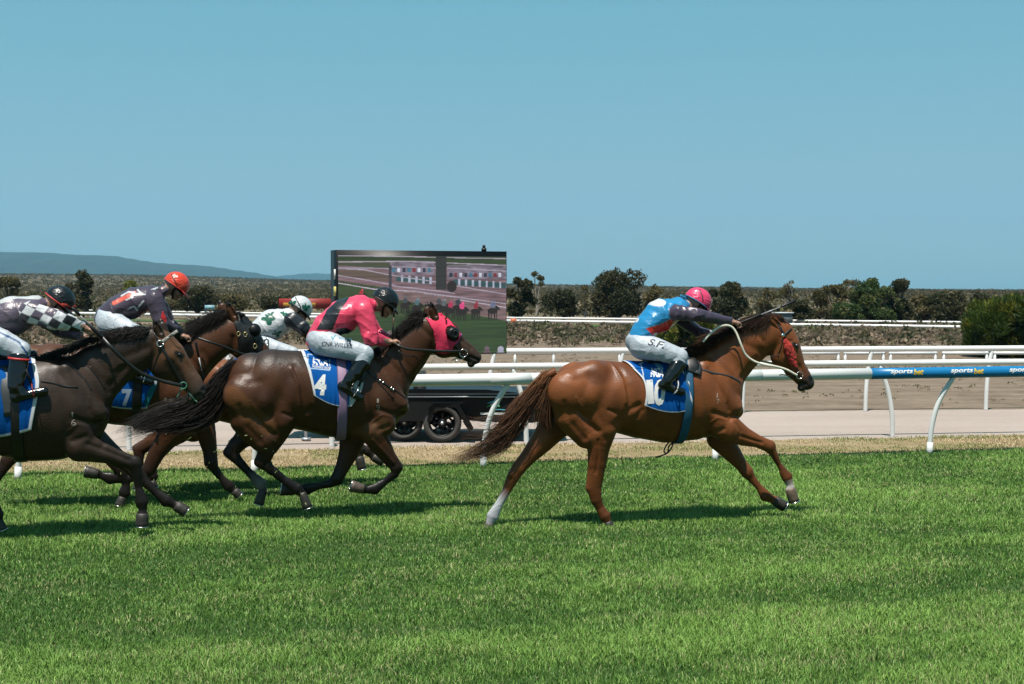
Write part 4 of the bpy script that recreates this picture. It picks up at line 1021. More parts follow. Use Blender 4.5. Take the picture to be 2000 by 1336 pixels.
scrub('dry_weeds', x, y, r.uniform(.025, .085, len(x)) * np.interp(y, [24, 98], [1, 2.2]), [(.15, .12, .07), (.20, .17, .08), (.12, .11, .05), (.26, .20, .13)], 16, 5, .1)
# mountains
def hills(name, prof, Y, depth, seed, col):
    xs = np.linspace(prof[0][0], prof[-1][0], 260); top = np.interp(xs, [p[0] for p in prof], [p[1] for p in prof]); r = np.random.default_rng(seed)
    top = top + .8 * np.sin(xs * .05) * np.sin(xs * .013) + .5 * np.sin(xs * .21)
    V = []; zt = HC + (556 - top) / FPX * Y; X = (xs - 1000) / FPX * Y
    for t in np.linspace(0, 1, 18):
        q = math.sin(t * math.pi / 2) if t <= 1 else 0; jag = np.sin(xs * .09 + t * 9) * np.sin(xs * .033 + t * 4) * depth * .06 * math.sin(t * math.pi)
        V.append(np.stack([X, Y - depth * (1 - t) + jag, zt * q - 60 * (1 - q)], 1))
    V.append(np.stack([X, np.full(260, Y + depth * .6), zt * .2], 1)); nV = len(V); V = np.concatenate(V); i = np.arange(nV - 1)[:, None] * 260 + np.arange(259)[None]
    m, _ = ground_mat('hill_bush', [(.015, .022, .012), (.03, .035, .018), (.06, .06, .035)], .004, .03, .3, bdist=5)
    return tag(mesh_np(name, V, np.stack([i, i + 1, i + 261, i + 260], -1).reshape(-1, 4), m), kind='structure')
hills('mountains', [(-500, 500), (-200, 497), (0, 492.5), (100, 495), (180, 499), (230, 501), (300, 513), (370, 517), (430, 523), (500, 533), (540, 540), (600, 552), (660, 560)], 9000, 2500, 1, None)
hills('far_hills', [(450, 556), (520, 541), (560, 538), (600, 535), (640, 534), (700, 539), (760, 556)], 12000, 1500, 2, None)
# signs far behind
def sign(name, label, px0, px1, y0, y1, Y, m, m2=None):
    a = at_Y(px0, y1, Y); b = at_Y(px1, y0, Y); c = (a + b) / 2; r = empty(name, (c[0], Y, float(terrain_z(c[0], Y)))); tag(r, label, 'sign'); z = c[2] - r.location.z
    mb = MB(); mb.box((0, 0, z), (b[0] - a[0], .12, b[2] - a[2])); mb.build('board', m, r)
    for s in (-.42, .42):
        mb = MB(); mb.box(((b[0] - a[0]) * s, .12, z / 2), (.12, .1, z)); mb.build('leg', M['galv'], r)
    if m2: mb = MB(); mb.box((-(b[0] - a[0]) * .12, -.08, z - (b[2] - a[2]) * .12), ((b[0] - a[0]) * .6, .03, (b[2] - a[2]) * .42)); mb.build('yellow_panel', m2, r)
    return r
sign('sign', 'red board with a yellow panel behind the shamrock-capped jockey', 545, 650, 583, 603, 182, mat('sign_red', col=lin(150, 34, 28), rough=.6), mat('sign_yellow', col=lin(190, 140, 40), rough=.6))
sign('sign', 'small pale blue sign behind the far left rail', 400, 419, 596, 605, 182, mat('sign_blue', col=lin(140, 185, 200), rough=.6))
mb = MB(); c = at_Y(1003, 627, 146); r_ = empty('marker', (c[0], c[1], float(terrain_z(c[0], c[1])))); tag(r_, 'small orange marker board on the far rail beside the screen', 'marker')
mb.box((0, -.3, c[2] - r_.location.z), (.6, .05, .55)); mb.build('panel', mat('marker_orange', col=lin(215, 110, 60)), r_); mb = MB(); mb.box((0, -.26, (c[2] - r_.location.z) / 2), (.08, .04, c[2] - r_.location.z)); mb.build('stake', M['rail'], r_)
a = at_Y(1512, 640, 157); b = at_Y(1545, 612, 157); r_ = empty('shed', ((a[0] + b[0]) / 2, 157, float(terrain_z(a[0], 157)))); tag(r_, 'small pale shed behind the far rail above the leading horse\'s forehead', 'shed')
z = b[2] - r_.location.z; mb = MB(); mb.box((0, 0, z / 2), (b[0] - a[0], 1.5, z)); mb.build('wall', mat('shed_wall', col=(.16, .19, .21)), r_); mb = MB(); mb.box((0, 0, z + .06), (b[0] - a[0] + .3, 1.8, .12)); mb.build('roof', mat('shed_roof', col=(.62, .68, .72)), r_)

# ------------------------------------------------------------------ big screen on its trailer
def screen_paint(u, v):
    """u right, v down in [0,1] ; what the broadcast shows"""
    r = np.random.default_rng(3); n = len(u); c = np.zeros((n, 3)); g = lin(50, 64, 34); c[:] = g
    nzz = vnoise(u * 40, v * 60, 1, 4); c *= (.8 + .4 * nzz)[:, None]
    low = v > .62; c[low] = np.array(lin(42, 62, 30)) * (.75 + .5 * vnoise(u * 8, v * 70, 1, 6)[low])[:, None]
    top = v < .06 + .05 * u; edge_ = .25 + .26 * u
    trk = (v < edge_) & ~top; c[trk] = np.array(lin(122, 98, 102)) * (.55 + .7 * vnoise(u * 14, v * 80, 1, 7)[trk])[:, None]
    fld = (v > .05) & (v < .10 + .1 * u) & (u < .32); c[fld] = lin(70, 74, 52)
    fld = (v > .12 + .2 * u) & (v < .20 + .22 * u) & (u < .31); c[fld] = np.array(lin(98, 82, 72))
    bl = (v > edge_) & (v < edge_ + .07 + .09 * u) & (u > .25); c[bl] = np.array(lin(108, 88, 86)) * (.7 + .5 * vnoise(u * 20, v * 60, 1, 8)[bl])[:, None]
    def ln(p, w, col):
        d = polydist(u * 1.7, v, [(a * 1.7, b) for a, b in p]); c[d < w] = lin(*col)
    for b in ((.30, .56, 0), (.64, 1.0, .04)):
        k = (u > b[0]) & (u < b[1]) & (v > .05 + b[2]) & (v < .19 + b[2]); c[k] = np.array(lin(128, 118, 130)) * (.35 + .9 * vnoise(u * 30, v * 46, 1, 9)[k])[:, None]
        for q in np.arange(b[0] + .05, b[1] - .01, .042):
            yy = .23 + (q - .35) * .11; k = (abs(u - q) < .015) & (abs(v - yy) < .028); c[k] = lin(45, 78, 80)
            k = (abs(u - q - .02) < .006) & (abs(v - yy) < .034); c[k] = lin(170, 175, 190)
        for q in np.arange(b[0] + .02, b[1] - .01, .03):
            yy = .145 + b[2] * 1.2; k = (abs(u - q) < .009) & (abs(v - yy) < .022); c[k] = lin(*[(40, 45, 60), (200, 205, 215), (120, 45, 50), (60, 110, 130)][int(q * 97) % 4])
    for p in ([(0, .065), (.4, .055), (1, .09)], [(0, .0), (1, .02)], [(0, .13), (.14, .14), (.32, .20), (.6, .27), (.62, .28)], [(0, .125), (.2, .125), (.3, .13)], [(0, .20), (.18, .25), (.33, .30)], [(0, .275), (.2, .335), (.45, .36), (.7, .42), (1, .49)],
              [(.3, .30), (.6, .36), (.68, .38)], [(.68, .30), (.85, .35), (1, .39)], [(.72, .45), (1, .53)], [(.5, .38), (.75, .43)], [(.3, .11), (.57, .12)], [(.64, .12), (1, .15)]): ln(p, .0055, (160, 152, 162))
    k = (abs(u - .602) < .033) & (v < .34); c[k] = lin(46, 46, 44); k = inell(np.stack([u, v], 1), (.665, .31), .03, .06); c[k] = lin(40, 30, 28)
    k = (abs(u - .30) < .008) & (v > .1) & (v < .36); c[k] = lin(60, 58, 66)
    for x, y, s, jc in ((.13, .36, .8, (150, 40, 50)), (.22, .40, .8, (70, 75, 95)), (.385, .44, .9, (55, 60, 66)), (.455, .46, 1.0, (70, 95, 100)), (.585, .45, 1., (60, 62, 66)), (.615, .47, 1., (80, 90, 90)), (.655, .49, 1., (150, 40, 70)), (.70, .46, 1., (50, 52, 60)), (.725, .50, 1.05, (190, 60, 110)), (.81, .50, 1., (120, 36, 50)), (.915, .49, 1.05, (90, 98, 120))):
        U = np.stack([u, v], 1)
        for q in (-.022, -.008, .012, .024): c[(abs(u - x - q * s) < .0035) & (v > y + .07 * s) & (v < y + .155 * s)] = lin(26, 20, 18)
        c[inell(U, (x, y + .07 * s), .030 * s, .032 * s)] = lin(30, 22, 20); c[inell(U, (x + .028 * s, y + .04 * s), .010 * s, .026 * s, -30)] = lin(26, 20, 18)
        c[inell(U, (x + .002, y + .012 * s), .015 * s, .028 * s)] = lin(*jc); c[inell(U, (x + .008, y - .022 * s), .008 * s, .012 * s)] = lin(*[min(255, q + 25) for q in jc])
    for x, y, s, jc in ((.88, .955, 1, (95, 80, 85)), (.965, .965, 1.2, (150, 150, 165)), (.30, .80, 1.6, (120, 105, 100)), (.335, .83, 1.6, (60, 120, 120)), (.27, .84, 1.6, (110, 90, 85))):
        U = np.stack([u, v], 1); c[inell(U, (x, y), .016 * s, .028 * s)] = lin(*jc); c[inell(U, (x, y + .05 * s), .024 * s, .04 * s)] = np.array(lin(*jc)) * .8
    c = c * 1.05; c[v > edge_] *= 1.25
    c *= (.86 + .14 * np.sign(np.sin(v * 2 * np.pi * 66)))[:, None]; c *= (1 + .10 * np.sin(v * 2 * np.pi * 22 + u * 3))[:, None] * np.array((1, .98, 1.02))
    return c
SA = math.radians(22)
a = at_Y(659, 697, 19.25); ux = np.array((math.cos(SA), math.sin(SA), 0)); nx_ = np.array((math.sin(SA), -math.cos(SA), 0))
# find the right edge: where the ray through column 990 meets the screen plane
d = ray(990, 600); t = np.dot(a - CP, nx_) / np.dot(d, nx_); bR = CP + d * t; SW = float(np.dot(bR - a, ux)); zb = a[2]; zt = float((CP + ray(659, 488) * ((a[1] - CP[1]) / ray(659, 488)[1]))[2]); SH = zt - zb
ctr = a + ux * SW / 2; sr = empty('screen_trailer', (ctr[0], ctr[1], 0), 0); tag(sr, 'black trailer carrying a big outdoor screen that shows the race', 'screen'); o0 = np.array((ctr[0], ctr[1], 0))
mb = MB(); c = ctr - nx_ * .17 - o0; mb.box((c[0], c[1], zb + SH / 2), (SW, .32, SH), SA); mb.build('screen_case', M['black'], sr)
NU, NV_ = 360, 210; U_, V_ = np.meshgrid(np.linspace(0, 1, NU), np.linspace(0, 1, NV_)); uu, vv = U_.ravel(), V_.ravel()
bz = .035; P = (a - o0)[None] + ux[None] * (bz * .4 + uu * (SW - bz * .8))[:, None] + nx_[None] * .012; P[:, 2] = zt - .075 - vv * (SH - .09)
i = np.arange(NV_ - 1)[:, None] * NU + np.arange(NU - 1)[None]
mesh_np('screen_picture', P, np.stack([i, i + NU, i + NU + 1, i + 1], -1).reshape(-1, 4), M['screenimg'], sr, screen_paint(uu, vv), False)
mb = MB(); q = a + ux * SW * .875 - nx_ * .1 - o0; mb.box((q[0], q[1], zt + .02), (.07, .06, .05)); mb.box((q[0], q[1], zt + .065), (.04, .04, .05)); mb.build('camera_mount', M['black'], sr)
mb = MB(); q = a - ux * .004 - nx_ * .1 - o0
mb.box((q[0], q[1], zt - .33), (.012, .06, .14), SA); mb.build('white_label', M['white'], sr); mb = MB(); mb.box((q[0], q[1] , zt - .56), (.012, .10, .13), SA); mb.build('yellow_label', mat('label_yellow', col=lin(220, 205, 120)), sr)
mb = MB(); q = ctr - nx_ * .2 - o0; mb.tube([(q[0], q[1], .5), (q[0], q[1], zb + .3)], .09, 12); mb.build('mast', M['galv'], sr, True)
# chassis
def TP(px, py, Y=19.45): return at_Y(px, py, Y)
def slab(name, poly, Y0, Y1, m, parent):
    n = len(poly); V = [at_Y(x, y, Y0) - o0 for x, y in poly]; V2 = [v + np.array((0, Y1 - Y0, 0)) for v in V]
    F = [tuple(range(n))[::-1], tuple(range(n, 2 * n))] + [(i, (i + 1) % n, (i + 1) % n + n, i + n) for i in range(n)]
    me = bpy.data.meshes.new(name); me.from_pydata([tuple(v) for v in V] + [tuple(v) for v in V2], [], F); me.materials.append(m); o = bpy.data.objects.new(name, me); S.collection.objects.link(o); o.parent = parent; return o
slab('chassis_side', [(640, 774), (1100, 774), (1094, 815), (1040, 826), (946, 824), (900, 820), (897, 794), (843, 794), (832, 822), (640, 826)], 19.42, 19.5, M['trailer'], sr)
slab('chassis_side', [(640, 772), (1085, 772), (1080, 812), (640, 820)], 20.9, 21.0, M['trailer'], sr)
slab('deck', [(640, 771), (1098, 771), (1098, 775), (640, 775)], 19.4, 21.0, M['trailer'], sr)
slab('equipment_box', [(790, 760), (950, 761), (1052, 771), (790, 771)], 19.7, 20.8, M['black'], sr)
slab('equipment_box', [(540, 728), (700, 728), (700, 771), (540, 771)], 19.7, 20.6, M['black'], sr)
slab('mudguard', [(838, 796), (848, 788), (896, 788), (924, 838), (916, 842), (890, 796), (850, 796), (842, 822), (834, 822)], 19.30, 19.5, M['black'], sr)
mb = MB(); q0, q1 = at_Y(778, 775.2, 19.405) - o0, at_Y(1096, 775.2, 19.405) - o0; mb.tube([q0, q1], .008, 6); mb.build('edge_strip', M['galv'], sr, True)
def wheel(px, py, Y, r, shade=1):
    c = at_Y(px, py, Y) - o0; c[2] = r; mb = MB(); w = .16
    mb.lathe([(r * .66, w / 2), (r * .70, -w / 2 - .01), (r * .86, -w / 2 - .02), (r * .97, -w / 2 + .01), (r, -w / 4), (r, w / 4), (r * .97, w / 2 - .01), (r * .8, w / 2)], c, (0, 1, 0), 40); wo = mb.build('tyre', M['tyre'], sr, True)
    mb = MB(); mb.lathe([(r * .70, -.06), (r * .64, -.065), (r * .62, .04)], c, (0, 1, 0), 32)
    for k in range(8):
        t = k / 8 * 2 * math.pi; mb.box(c + np.array((math.cos(t) * r * .42, -.03, math.sin(t) * r * .42)), (r * .46, .025, r * .13), 0, None, -t)
    mb.lathe([(.001, -.05), (r * .22, -.05), (r * .27, -.02)], c, (0, 1, 0), 24); mb.build('rim', M['black'], wo, True)
    mb = MB(); mb.lathe([(.001, -.075), (r * .09, -.07), (r * .10, -.04)], c, (0, 1, 0), 16); mb.build('hub_cap', M['galv'], wo, True)
wheel(864, 830, 19.4, .262); wheel(790, 830, 19.55, .255); wheel(790, 800, 21.0, .255); wheel(868, 800, 21.0, .255)
for (x0, x1) in ((1020, 1029), (596, 598)):
    mb = MB(); p, q = at_Y(x0, 820, 19.6) - o0, at_Y(x1, 858, 19.6) - o0; q[2] = .02; mb.tube([p, q], .022, 8); mb.box(q, (.12, .12, .03)); mb.build('stabiliser_leg', M['galv'], sr)
mb = MB(); p, q = at_Y(905, 822, 19.5) - o0, at_Y(918, 842, 19.5) - o0; mb.tube([p, q], .014, 6); mb.build('brace', M['black'], sr)
def flat_text(txt, px0, px1, pyb, pyt, Y, m, parent, sh=0, bold=.02):
    V, F = text_mesh(txt, sh, bold); V = V / np.array((V[:, 0].max(), V[:, 1].max(), 1)); P = np.array([at_Y(px0 + (px1 - px0) * v[0], pyb + (pyt - pyb) * v[1], Y) - o0 for v in V]); mesh_np('lettering', P, F, m, parent)
slab('name_strip', [(938, 806), (1000, 806), (1000, 810), (938, 810)], 19.412, 19.419, M['white'], sr)
flat_text('RACING SCREEN', 940, 998, 809.4, 806.6, 19.409, M['decal_dark'], sr) if False else None
def swoosh(pts, w, m):
    mb = MB(); P = catmull([at_Y(x, y, 19.405) - o0 for x, y in pts], 6); mb.sweep(P, np.linspace(.3, 1, len(P)) * w, .002, (0, -1, 0), 6); mb.build('emblem_stroke', m, sr, True)
cy = mat('emblem_cyan', col=lin(60, 175, 195)); gr = mat('emblem_green', col=lin(70, 190, 110))
swoosh([(952, 788), (960, 785), (968, 785), (976, 788)], .014, cy); swoosh([(951, 795), (958, 792), (968, 792), (976, 794)], .012, gr); swoosh([(958, 789), (966, 791), (974, 791)], .016, M['white']); swoosh([(960, 803), (972, 800), (988, 801)], .008, cy)
# ------------------------------------------------------------------ the five horses and their riders
MUS_H = [(1112, 768, 42, .155, .115, 1150, 772, 40, .16, .11), (1160, 738, 34, .11, .12, 1112, 762, 40, .11, .12), (1096, 762, 24, .12, .10, 1114, 812, 32, .12, .11, 1145, 850, 26, .13, .075), (1178, 765, 26, .15, .09, 1189, 812, 23, .155, .085)]
MUS_F = [(1372, 722, 20, .11, .08, 1427, 790, 24, .13, .078), (1388, 790, 32, .15, .09, 1404, 834, 22, .14, .08), (1436, 802, 16, .07, .07)]
VEIN_H = [([(1122, 775), (1135, 800), (1133, 820), (1142, 838)], 1.5, -.0028, 'b'), ([(1150, 852), (1158, 880), (1156, 915)], 1.5, -.003, 'n'), ([(1168, 860), (1170, 890), (1166, 925)], 2.2, .005, 'n'), ([(1150, 900), (1150, 930), (1148, 950)], 2.0, .005, 'n'), ([(1100, 735), (1118, 742), (1140, 738)], 5, .004, 'b'), ([(1186, 800), (1202, 806)], 3, .006, 'b'), ([(1225, 760), (1240, 790), (1252, 812)], 9, .004, 'b')]
VEIN_F = [([(1380, 830), (1400, 815), (1420, 820), (1438, 806)], 1.5, -.003, 'b'), ([(1408, 735), (1420, 760), (1418, 785)], 1.8, -.003, 'b'), ([(1436, 826), (1446, 842), (1442, 858)], 3, .005, 'n'), ([(1352, 730), (1358, 790), (1352, 840)], 8, .004, 'b'), ([(1310, 770), (1306, 820)], 8, .003, 'b'), ([(1282, 775), (1276, 825)], 8, .003, 'b')]
STR_H = [([(1100, 785), (1112, 822), (1143, 857)], 4.5, .005, 'b'), ([(1196, 732), (1183, 762), (1168, 790)], 11, .010, 'b'), ([(1202, 712), (1214, 742), (1219, 786)], 2.6, -.008, 'b'), ([(1208, 712), (1221, 742), (1226, 786)], 6, .007, 'b'),
         ([(1163, 800), (1175, 828), (1182, 858)], 4.5, .004, 'b'), ([(1150, 735), (1135, 775), (1150, 808)], 7, .005, 'b'), ([(1206, 822), (1225, 800), (1245, 790)], 5, .009, 'b'), ([(1128, 800), (1150, 828), (1170, 842)], 4, .006, 'b'), ([(1250, 800), (1243, 812)], 4, .006, 'b')]
STR_F = [([(1362, 705), (1374, 765), (1383, 832)], 7, .009, 'b'), ([(1398, 700), (1432, 738), (1446, 785)], 7, .011, 'b'), ([(1385, 722), (1412, 770), (1424, 800)], 4, .005, 'b'), ([(1392, 805), (1425, 818), (1440, 812)], 4, .008, 'b'), ([(1390, 846), (1412, 838)], 4, .007, 'b')]
def xf(e, a, b, s):      # move a muscle or groove from the first horse's anchor a to another's b
    if isinstance(e[0], list): return ([(b[0] + (x - a[0]) * s, b[1] + (y - a[1]) * s) for x, y in e[0]],) + (e[1] * s,) + tuple(e[2:])
    o = []
    for i in range(0, len(e), 5): o += [b[0] + (e[i] - a[0]) * s, b[1] + (e[i + 1] - a[1]) * s, e[i + 2] * s, e[i + 3], e[i + 4]]
    return tuple(o)
HA, FA = (1070, 745), (1450, 790)
def kit(hb, fb, s): return [xf(m, HA, hb, s) for m in MUS_H] + [xf(m, FA, fb, s) for m in MUS_F], [xf(m, HA, hb, s) for m in STR_H + VEIN_H] + [xf(m, FA, fb, s) for m in STR_F + VEIN_F]

def mane(H, crest, ln, dx, dy, n, cols, seed=1, r=.0022, lat=.07, both=.25, kink=.004):
    rr = np.random.default_rng(seed); C = catmull([(a, b, 0) for a, b in crest], 8); mb = MB()
    for i in range(int(n * 1.7)):
        t = rr.random(); c = C[int(t * (len(C) - 1))] + rr.normal(size=3) * 1.2; s = -1 if rr.random() > both else 1
        l = ln * rr.uniform(.45, 1.15); ux_, uy_ = dx + rr.normal() * .22, dy + rr.normal() * .22
        pts = [H.fr.L(c[0], c[1] + 4, 0) + np.array((0, s * .012, 0)), H.fr.L(c[0] + ux_ * l * .3, c[1] + uy_ * l * .2 - 3, s * .035), H.fr.L(c[0] + ux_ * l * .65, c[1] + uy_ * l * .6, s * lat * rr.uniform(.7, 1.1)), H.fr.L(c[0] + ux_ * l, c[1] + uy_ * l + rr.normal() * 3, s * lat * rr.uniform(.8, 1.3))]
        P = catmull(pts, 4); P += rr.normal(size=3) * kink * np.sin(np.linspace(0, rr.uniform(3, 9), len(P)))[:, None]
        w = r * rr.uniform(.45, 1.0) * np.linspace(1.2, .25, len(P)); mb.sweep(P, w * 1.5, w, (0, -1, .3), 4, np.array(cols[rr.integers(len(cols))]) * rr.uniform(.6, 1.4), caps=False)
    return mb.build('mane', M['hair'], H.root, True, True)

BLUE, WHITE, DKB = np.array(lin(10, 88, 165)), np.array((.72, .73, .74)), np.array(lin(10, 60, 130))
def cloth_blue(U, u, v, V, frontw=None):
    c = np.zeros((len(V), 3)) + BLUE; c[(v < 1.2) | (u < .045) | (u > .955)] = WHITE
    return c

# ---- the leader: chestnut, number 10
mus, stro = kit(HA, FA, 1.0)
stro += [([(1458, 738), (1488, 702)], 5, .010, 'b'), ([(1440, 664), (1470, 676), (1497, 690)], 6, .006, 'b'), ([(1478, 640), (1500, 668), (1503, 700)], 4, .007, 'b'), ([(1545, 700), (1560, 722)], 3, -.007, 'b'), ([(1513, 706), (1535, 722), (1552, 738)], 5, .005, 'b'),
         ([(1448, 852), (1472, 860), (1492, 866)], 2.5, .006, 'n'), ([(1512, 888), (1530, 922)], 2.2, .005, 'n'), ([(1563, 757), (1578, 750), (1588, 752)], 1.8, .009, 'b'), ([(1550, 655), (1558, 700), (1575, 722)], 3.5, .004, 'b'), ([(1395, 665), (1430, 690), (1450, 720)], 8, .005, 'b'), ([(1538, 660), (1548, 668), (1556, 668)], 3, .006, 'b'), ([(1545, 690), (1555, 684), (1562, 690)], 3, .005, 'b'), ([(1575, 716), (1582, 730)], 3, .004, 'b'), ([(1425, 675), (1450, 700), (1462, 722)], 3, -.004, 'b'), ([(1488, 655), (1498, 676)], 4, -.005, 'b'), ([(1508, 690), (1514, 704), (1524, 712)], 2.5, .006, 'b'), ([(1552, 752), (1560, 746), (1570, 750)], 2, .005, 'b')]
CH = np.array((.22, .068, .018))
A = build_horse('race_horse', 'bright chestnut horse in the lead with a red cheek fleece and number 10 cloth', 1320, 12.75, dict(
    coat=CH, legcol=CH * .72, muzzle=(.05, .03, .022),
    trunk=[(1122, 758, 52), (1160, 766, 64), (1205, 775, 69), (1250, 782, 74), (1300, 785, 80), (1345, 775, 86), (1385, 775, 78), (1408, 775, 44)],
    neck=[(1388, 745, 60), (1418, 712, 50), (1447, 686, 43), (1480, 662, 38), (1506, 650, 33)],
    head=[(1526, 650, 25), (1535, 674, 28), (1530, 694, 27), (1551, 716, 23), (1567, 736, 18), (1577, 748, 14), (1565, 757, 8)],
    foreN=[(1425, 838, 28), (1452, 852, 20), (1480, 862, 14), (1503, 872, 13), (1509, 884, 10), (1521, 908, 7.5), (1537, 932, 11), (1543, 947, 9), (1544, 956, 11)], hoofforeN=(1551, 980, 12.5),
    foreF=[(1405, 855, 26), (1430, 885, 19), (1448, 908, 14), (1459, 922, 13), (1468, 934, 10), (1482, 951, 8), (1495, 968, 11.5), (1508, 975, 9.5), (1514, 978, 10.5)], hoofforeF=(1532, 989, 13),
    hindN=[(1165, 795, 38), (1180, 835, 28), (1170, 870, 26), (1166, 905, 21), (1160, 952, 18), (1164, 975, 14), (1172, 992, 11), (1181, 1008, 11.5), (1187, 1020, 10)], hoofhindN=(1192, 1032, 12),
    hindF=[(1092, 820, 34), (1060, 860, 25), (1032, 892, 18), (1014, 913, 16), (1003, 930, 15), (991, 955, 11), (976, 982, 9.5), (962, 1008, 12), (956, 1022, 9.5)], hoofhindF=(953, 1036, 11.5),
    sockhindF={5: CH * .7, 6: (.50, .50, .52), 7: (.50, .50, .52), 8: (.45, .45, .47)}, sockforeN={7: (.62, .55, .50), 8: (.62, .55, .50)}, hoofcolforeN=(.16, .11, .07), hoofcolhindF=(.13, .12, .11),
    mus=mus, strokes=stro, carve=[(1588, 741, 5, .040, .018)],
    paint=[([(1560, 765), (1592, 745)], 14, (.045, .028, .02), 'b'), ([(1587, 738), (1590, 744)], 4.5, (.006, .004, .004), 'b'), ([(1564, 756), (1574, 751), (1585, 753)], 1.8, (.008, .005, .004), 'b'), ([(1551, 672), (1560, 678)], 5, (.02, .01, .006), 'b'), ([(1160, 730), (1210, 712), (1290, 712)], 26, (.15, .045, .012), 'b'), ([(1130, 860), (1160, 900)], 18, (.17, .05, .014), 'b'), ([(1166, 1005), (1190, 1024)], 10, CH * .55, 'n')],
    eye=(1556, 676), ears=[((1522, 640), (1502, 616), -1), ((1526, 636), (1508, 612), 1)]), .0068)
HC_A = [(.050, .022, .011), (.10, .042, .018), (.026, .014, .009), (.17, .075, .032)]
G = [[(1066, 728), (1036, 757), (1004, 790), (972, 832), (940, 866), (900, 888), (858, 903)], [(1069, 730), (1042, 762), (1012, 795), (988, 838), (960, 872), (915, 890), (866, 907)], [(1072, 735), (1048, 770), (1024, 800), (1000, 845), (975, 878), (930, 893), (872, 908)],
     [(1073, 738), (1055, 770), (1040, 800), (1022, 835), (990, 868), (950, 885), (900, 897)]]
hair('tail', A.root, [[A.fr.L(a, b, .02) for a, b in g] for g in G], 620, .0019, HC_A, 3, .012, kink=.012, root=(.24, .095, .034))
G = [[(1073, 738), (1064, 765), (1052, 795), (1046, 825), (1052, 838)], [(1075, 742), (1070, 775), (1064, 805), (1062, 830), (1066, 842)], [(1076, 745), (1074, 780), (1073, 810), (1074, 835), (1078, 846)]]
hair('tail_inner_hair', A.root, [[A.fr.L(a, b, .0) for a, b in g] for g in G], 260, .0024, [(.09, .04, .02), (.14, .07, .03), (.035, .016, .01)], 4, .012)
G = [[(1060, 745), (1010, 800), (960, 812), (925, 818), (900, 822)], [(1050, 760), (1000, 815), (950, 840), (915, 838), (890, 842)], [(1040, 775), (985, 845), (940, 862), (900, 868), (892, 880)]]
hair('tail_flyaway_hair', A.root, [[A.fr.L(a, b, -.02) for a, b in g] for g in G], 60, .0015, HC_A, 5, .022, kink=.022)
mb = MB(); mb.tube(catmull([A.fr.L(1085, 726, .02), A.fr.L(1068, 735, .02), A.fr.L(1052, 752, .02), A.fr.L(1038, 770, .02)], 5), np.linspace(.045, .012, 16), 10, CH * .8); mb.build('dock', M['hair'], A.root, True, True)
mane(A, [(1352, 690), (1376, 676), (1402, 655), (1432, 638), (1462, 624), (1490, 616), (1514, 617)], 34, -.75, .60, 1500, [(.035, .014, .008), (.07, .03, .014), (.018, .009, .006)], 2, .0024, .09)
mane(A, [(1360, 684), (1384, 668), (1410, 650)], 42, -.95, .35, 260, [(.06, .025, .012), (.12, .05, .02)], 4, .0022, .09)
mane(A, [(1508, 614), (1520, 618), (1528, 626)], 22, .35, .6, 120, [(.05, .02, .01), (.10, .045, .02)], 6, .002, .05, .5)
def clothA(U, u, v, V):
    c = cloth_blue(U, u, v, V); n = V[:, 1] < 0
    for p in ([(1283, 704), (1300, 714), (1304, 722), (1296, 726)],): c[inpoly(U, p) & n] = lin(110, 175, 205)
    for a, b in (((1262, 714), (1259, 750)), ((1260, 714), (1270, 711))): c[(linedist(U, [a, b]) < .9) & n] = WHITE
    return c
scA = saddlecloth(A, [(1226, 704), (1240, 722), (1254, 742), (1257, 765), (1254, 791)], [(1322, 700), (1338, 733), (1344, 763), (1347, 799)], clothA, 84, 90, hem=9)
bvA = bvh_of(A.body, scA)
decal('number', '1', A.fr, bvA, 1265, 789, 13, 47, 4, M['white'], scA, .006, 0, .04); decal('number', '0', A.fr, bvA, 1276, 792, 22, 52, -3, M['white'], scA, .006, 0, .045)
decal('lettering', 'MGA', A.fr, bvA, 1270, 736, 26, 19, -3, M['white'], scA, .006, .1, .05)
girth(A, (1330, 700), (1321, 866), .040, mat('girth_blue', col=lin(10, 85, 120), rough=.7), off=.018)
bk = M['leather']
def saddle(H, seat, flap, padm=None):
    fr = H.fr; ch = [Chain([(fr.L(a, b, 0), r * fr.sc(a, b), l) for a, b, r, l in seat], .02)]
    V, F = sdf_mesh(ch, .008); s = mesh_np('saddle', V, F, M['leather'], H.root); bv = bvh_of(H.body)
    for f_, m_, w in flap:
        for sd in (-1, 1):
            mb = MB(); P = np.array([snap(fr, bv, a, b, .022, sd) for a, b in f_]); mb.sweep(catmull(P, 5), w, .010, (0, sd, .2), 10); mb.build('saddle_flap', m_, s, True)
    return s
sdA = saddle(A, [(1262, 706, 5, .10), (1300, 702, 7, .11), (1335, 690, 8, .10), (1350, 686, 7, .07)], [([(1345, 700), (1352, 715), (1350, 728)], M['leather'], [.05] * 5 + [.07] * 5 + [.06] if False else .06), ([(1356, 706), (1362, 718), (1360, 730)], mat('pad_grey', col=(.03, .032, .032), rough=.5), .035)])
bridle(A, [([(1516, 621), (1523, 640), (1530, 652), (1533, 662)], .011), ([(1533, 662), (1545, 690), (1556, 714), (1560, 728)], .007), ([(1531, 655), (1542, 646), (1548, 643)], .009), ([(1529, 665), (1521, 684), (1512, 699)], .0055), ([(1543, 736), (1552, 734), (1562, 733)], .005)], bk)
mb = MB()
for s in (-1, 1):
    p = snap(A.fr, A.bv, 1528, 655, .012, s); mb = MB(); mb.lathe([(.0, -.008), (.016, -.006), (.019, 0), (.016, .003)], p, (0, s, 0) if False else (0, -s, 0), 16); mb.build('brow_rosette', M['metal'], A.root, True)
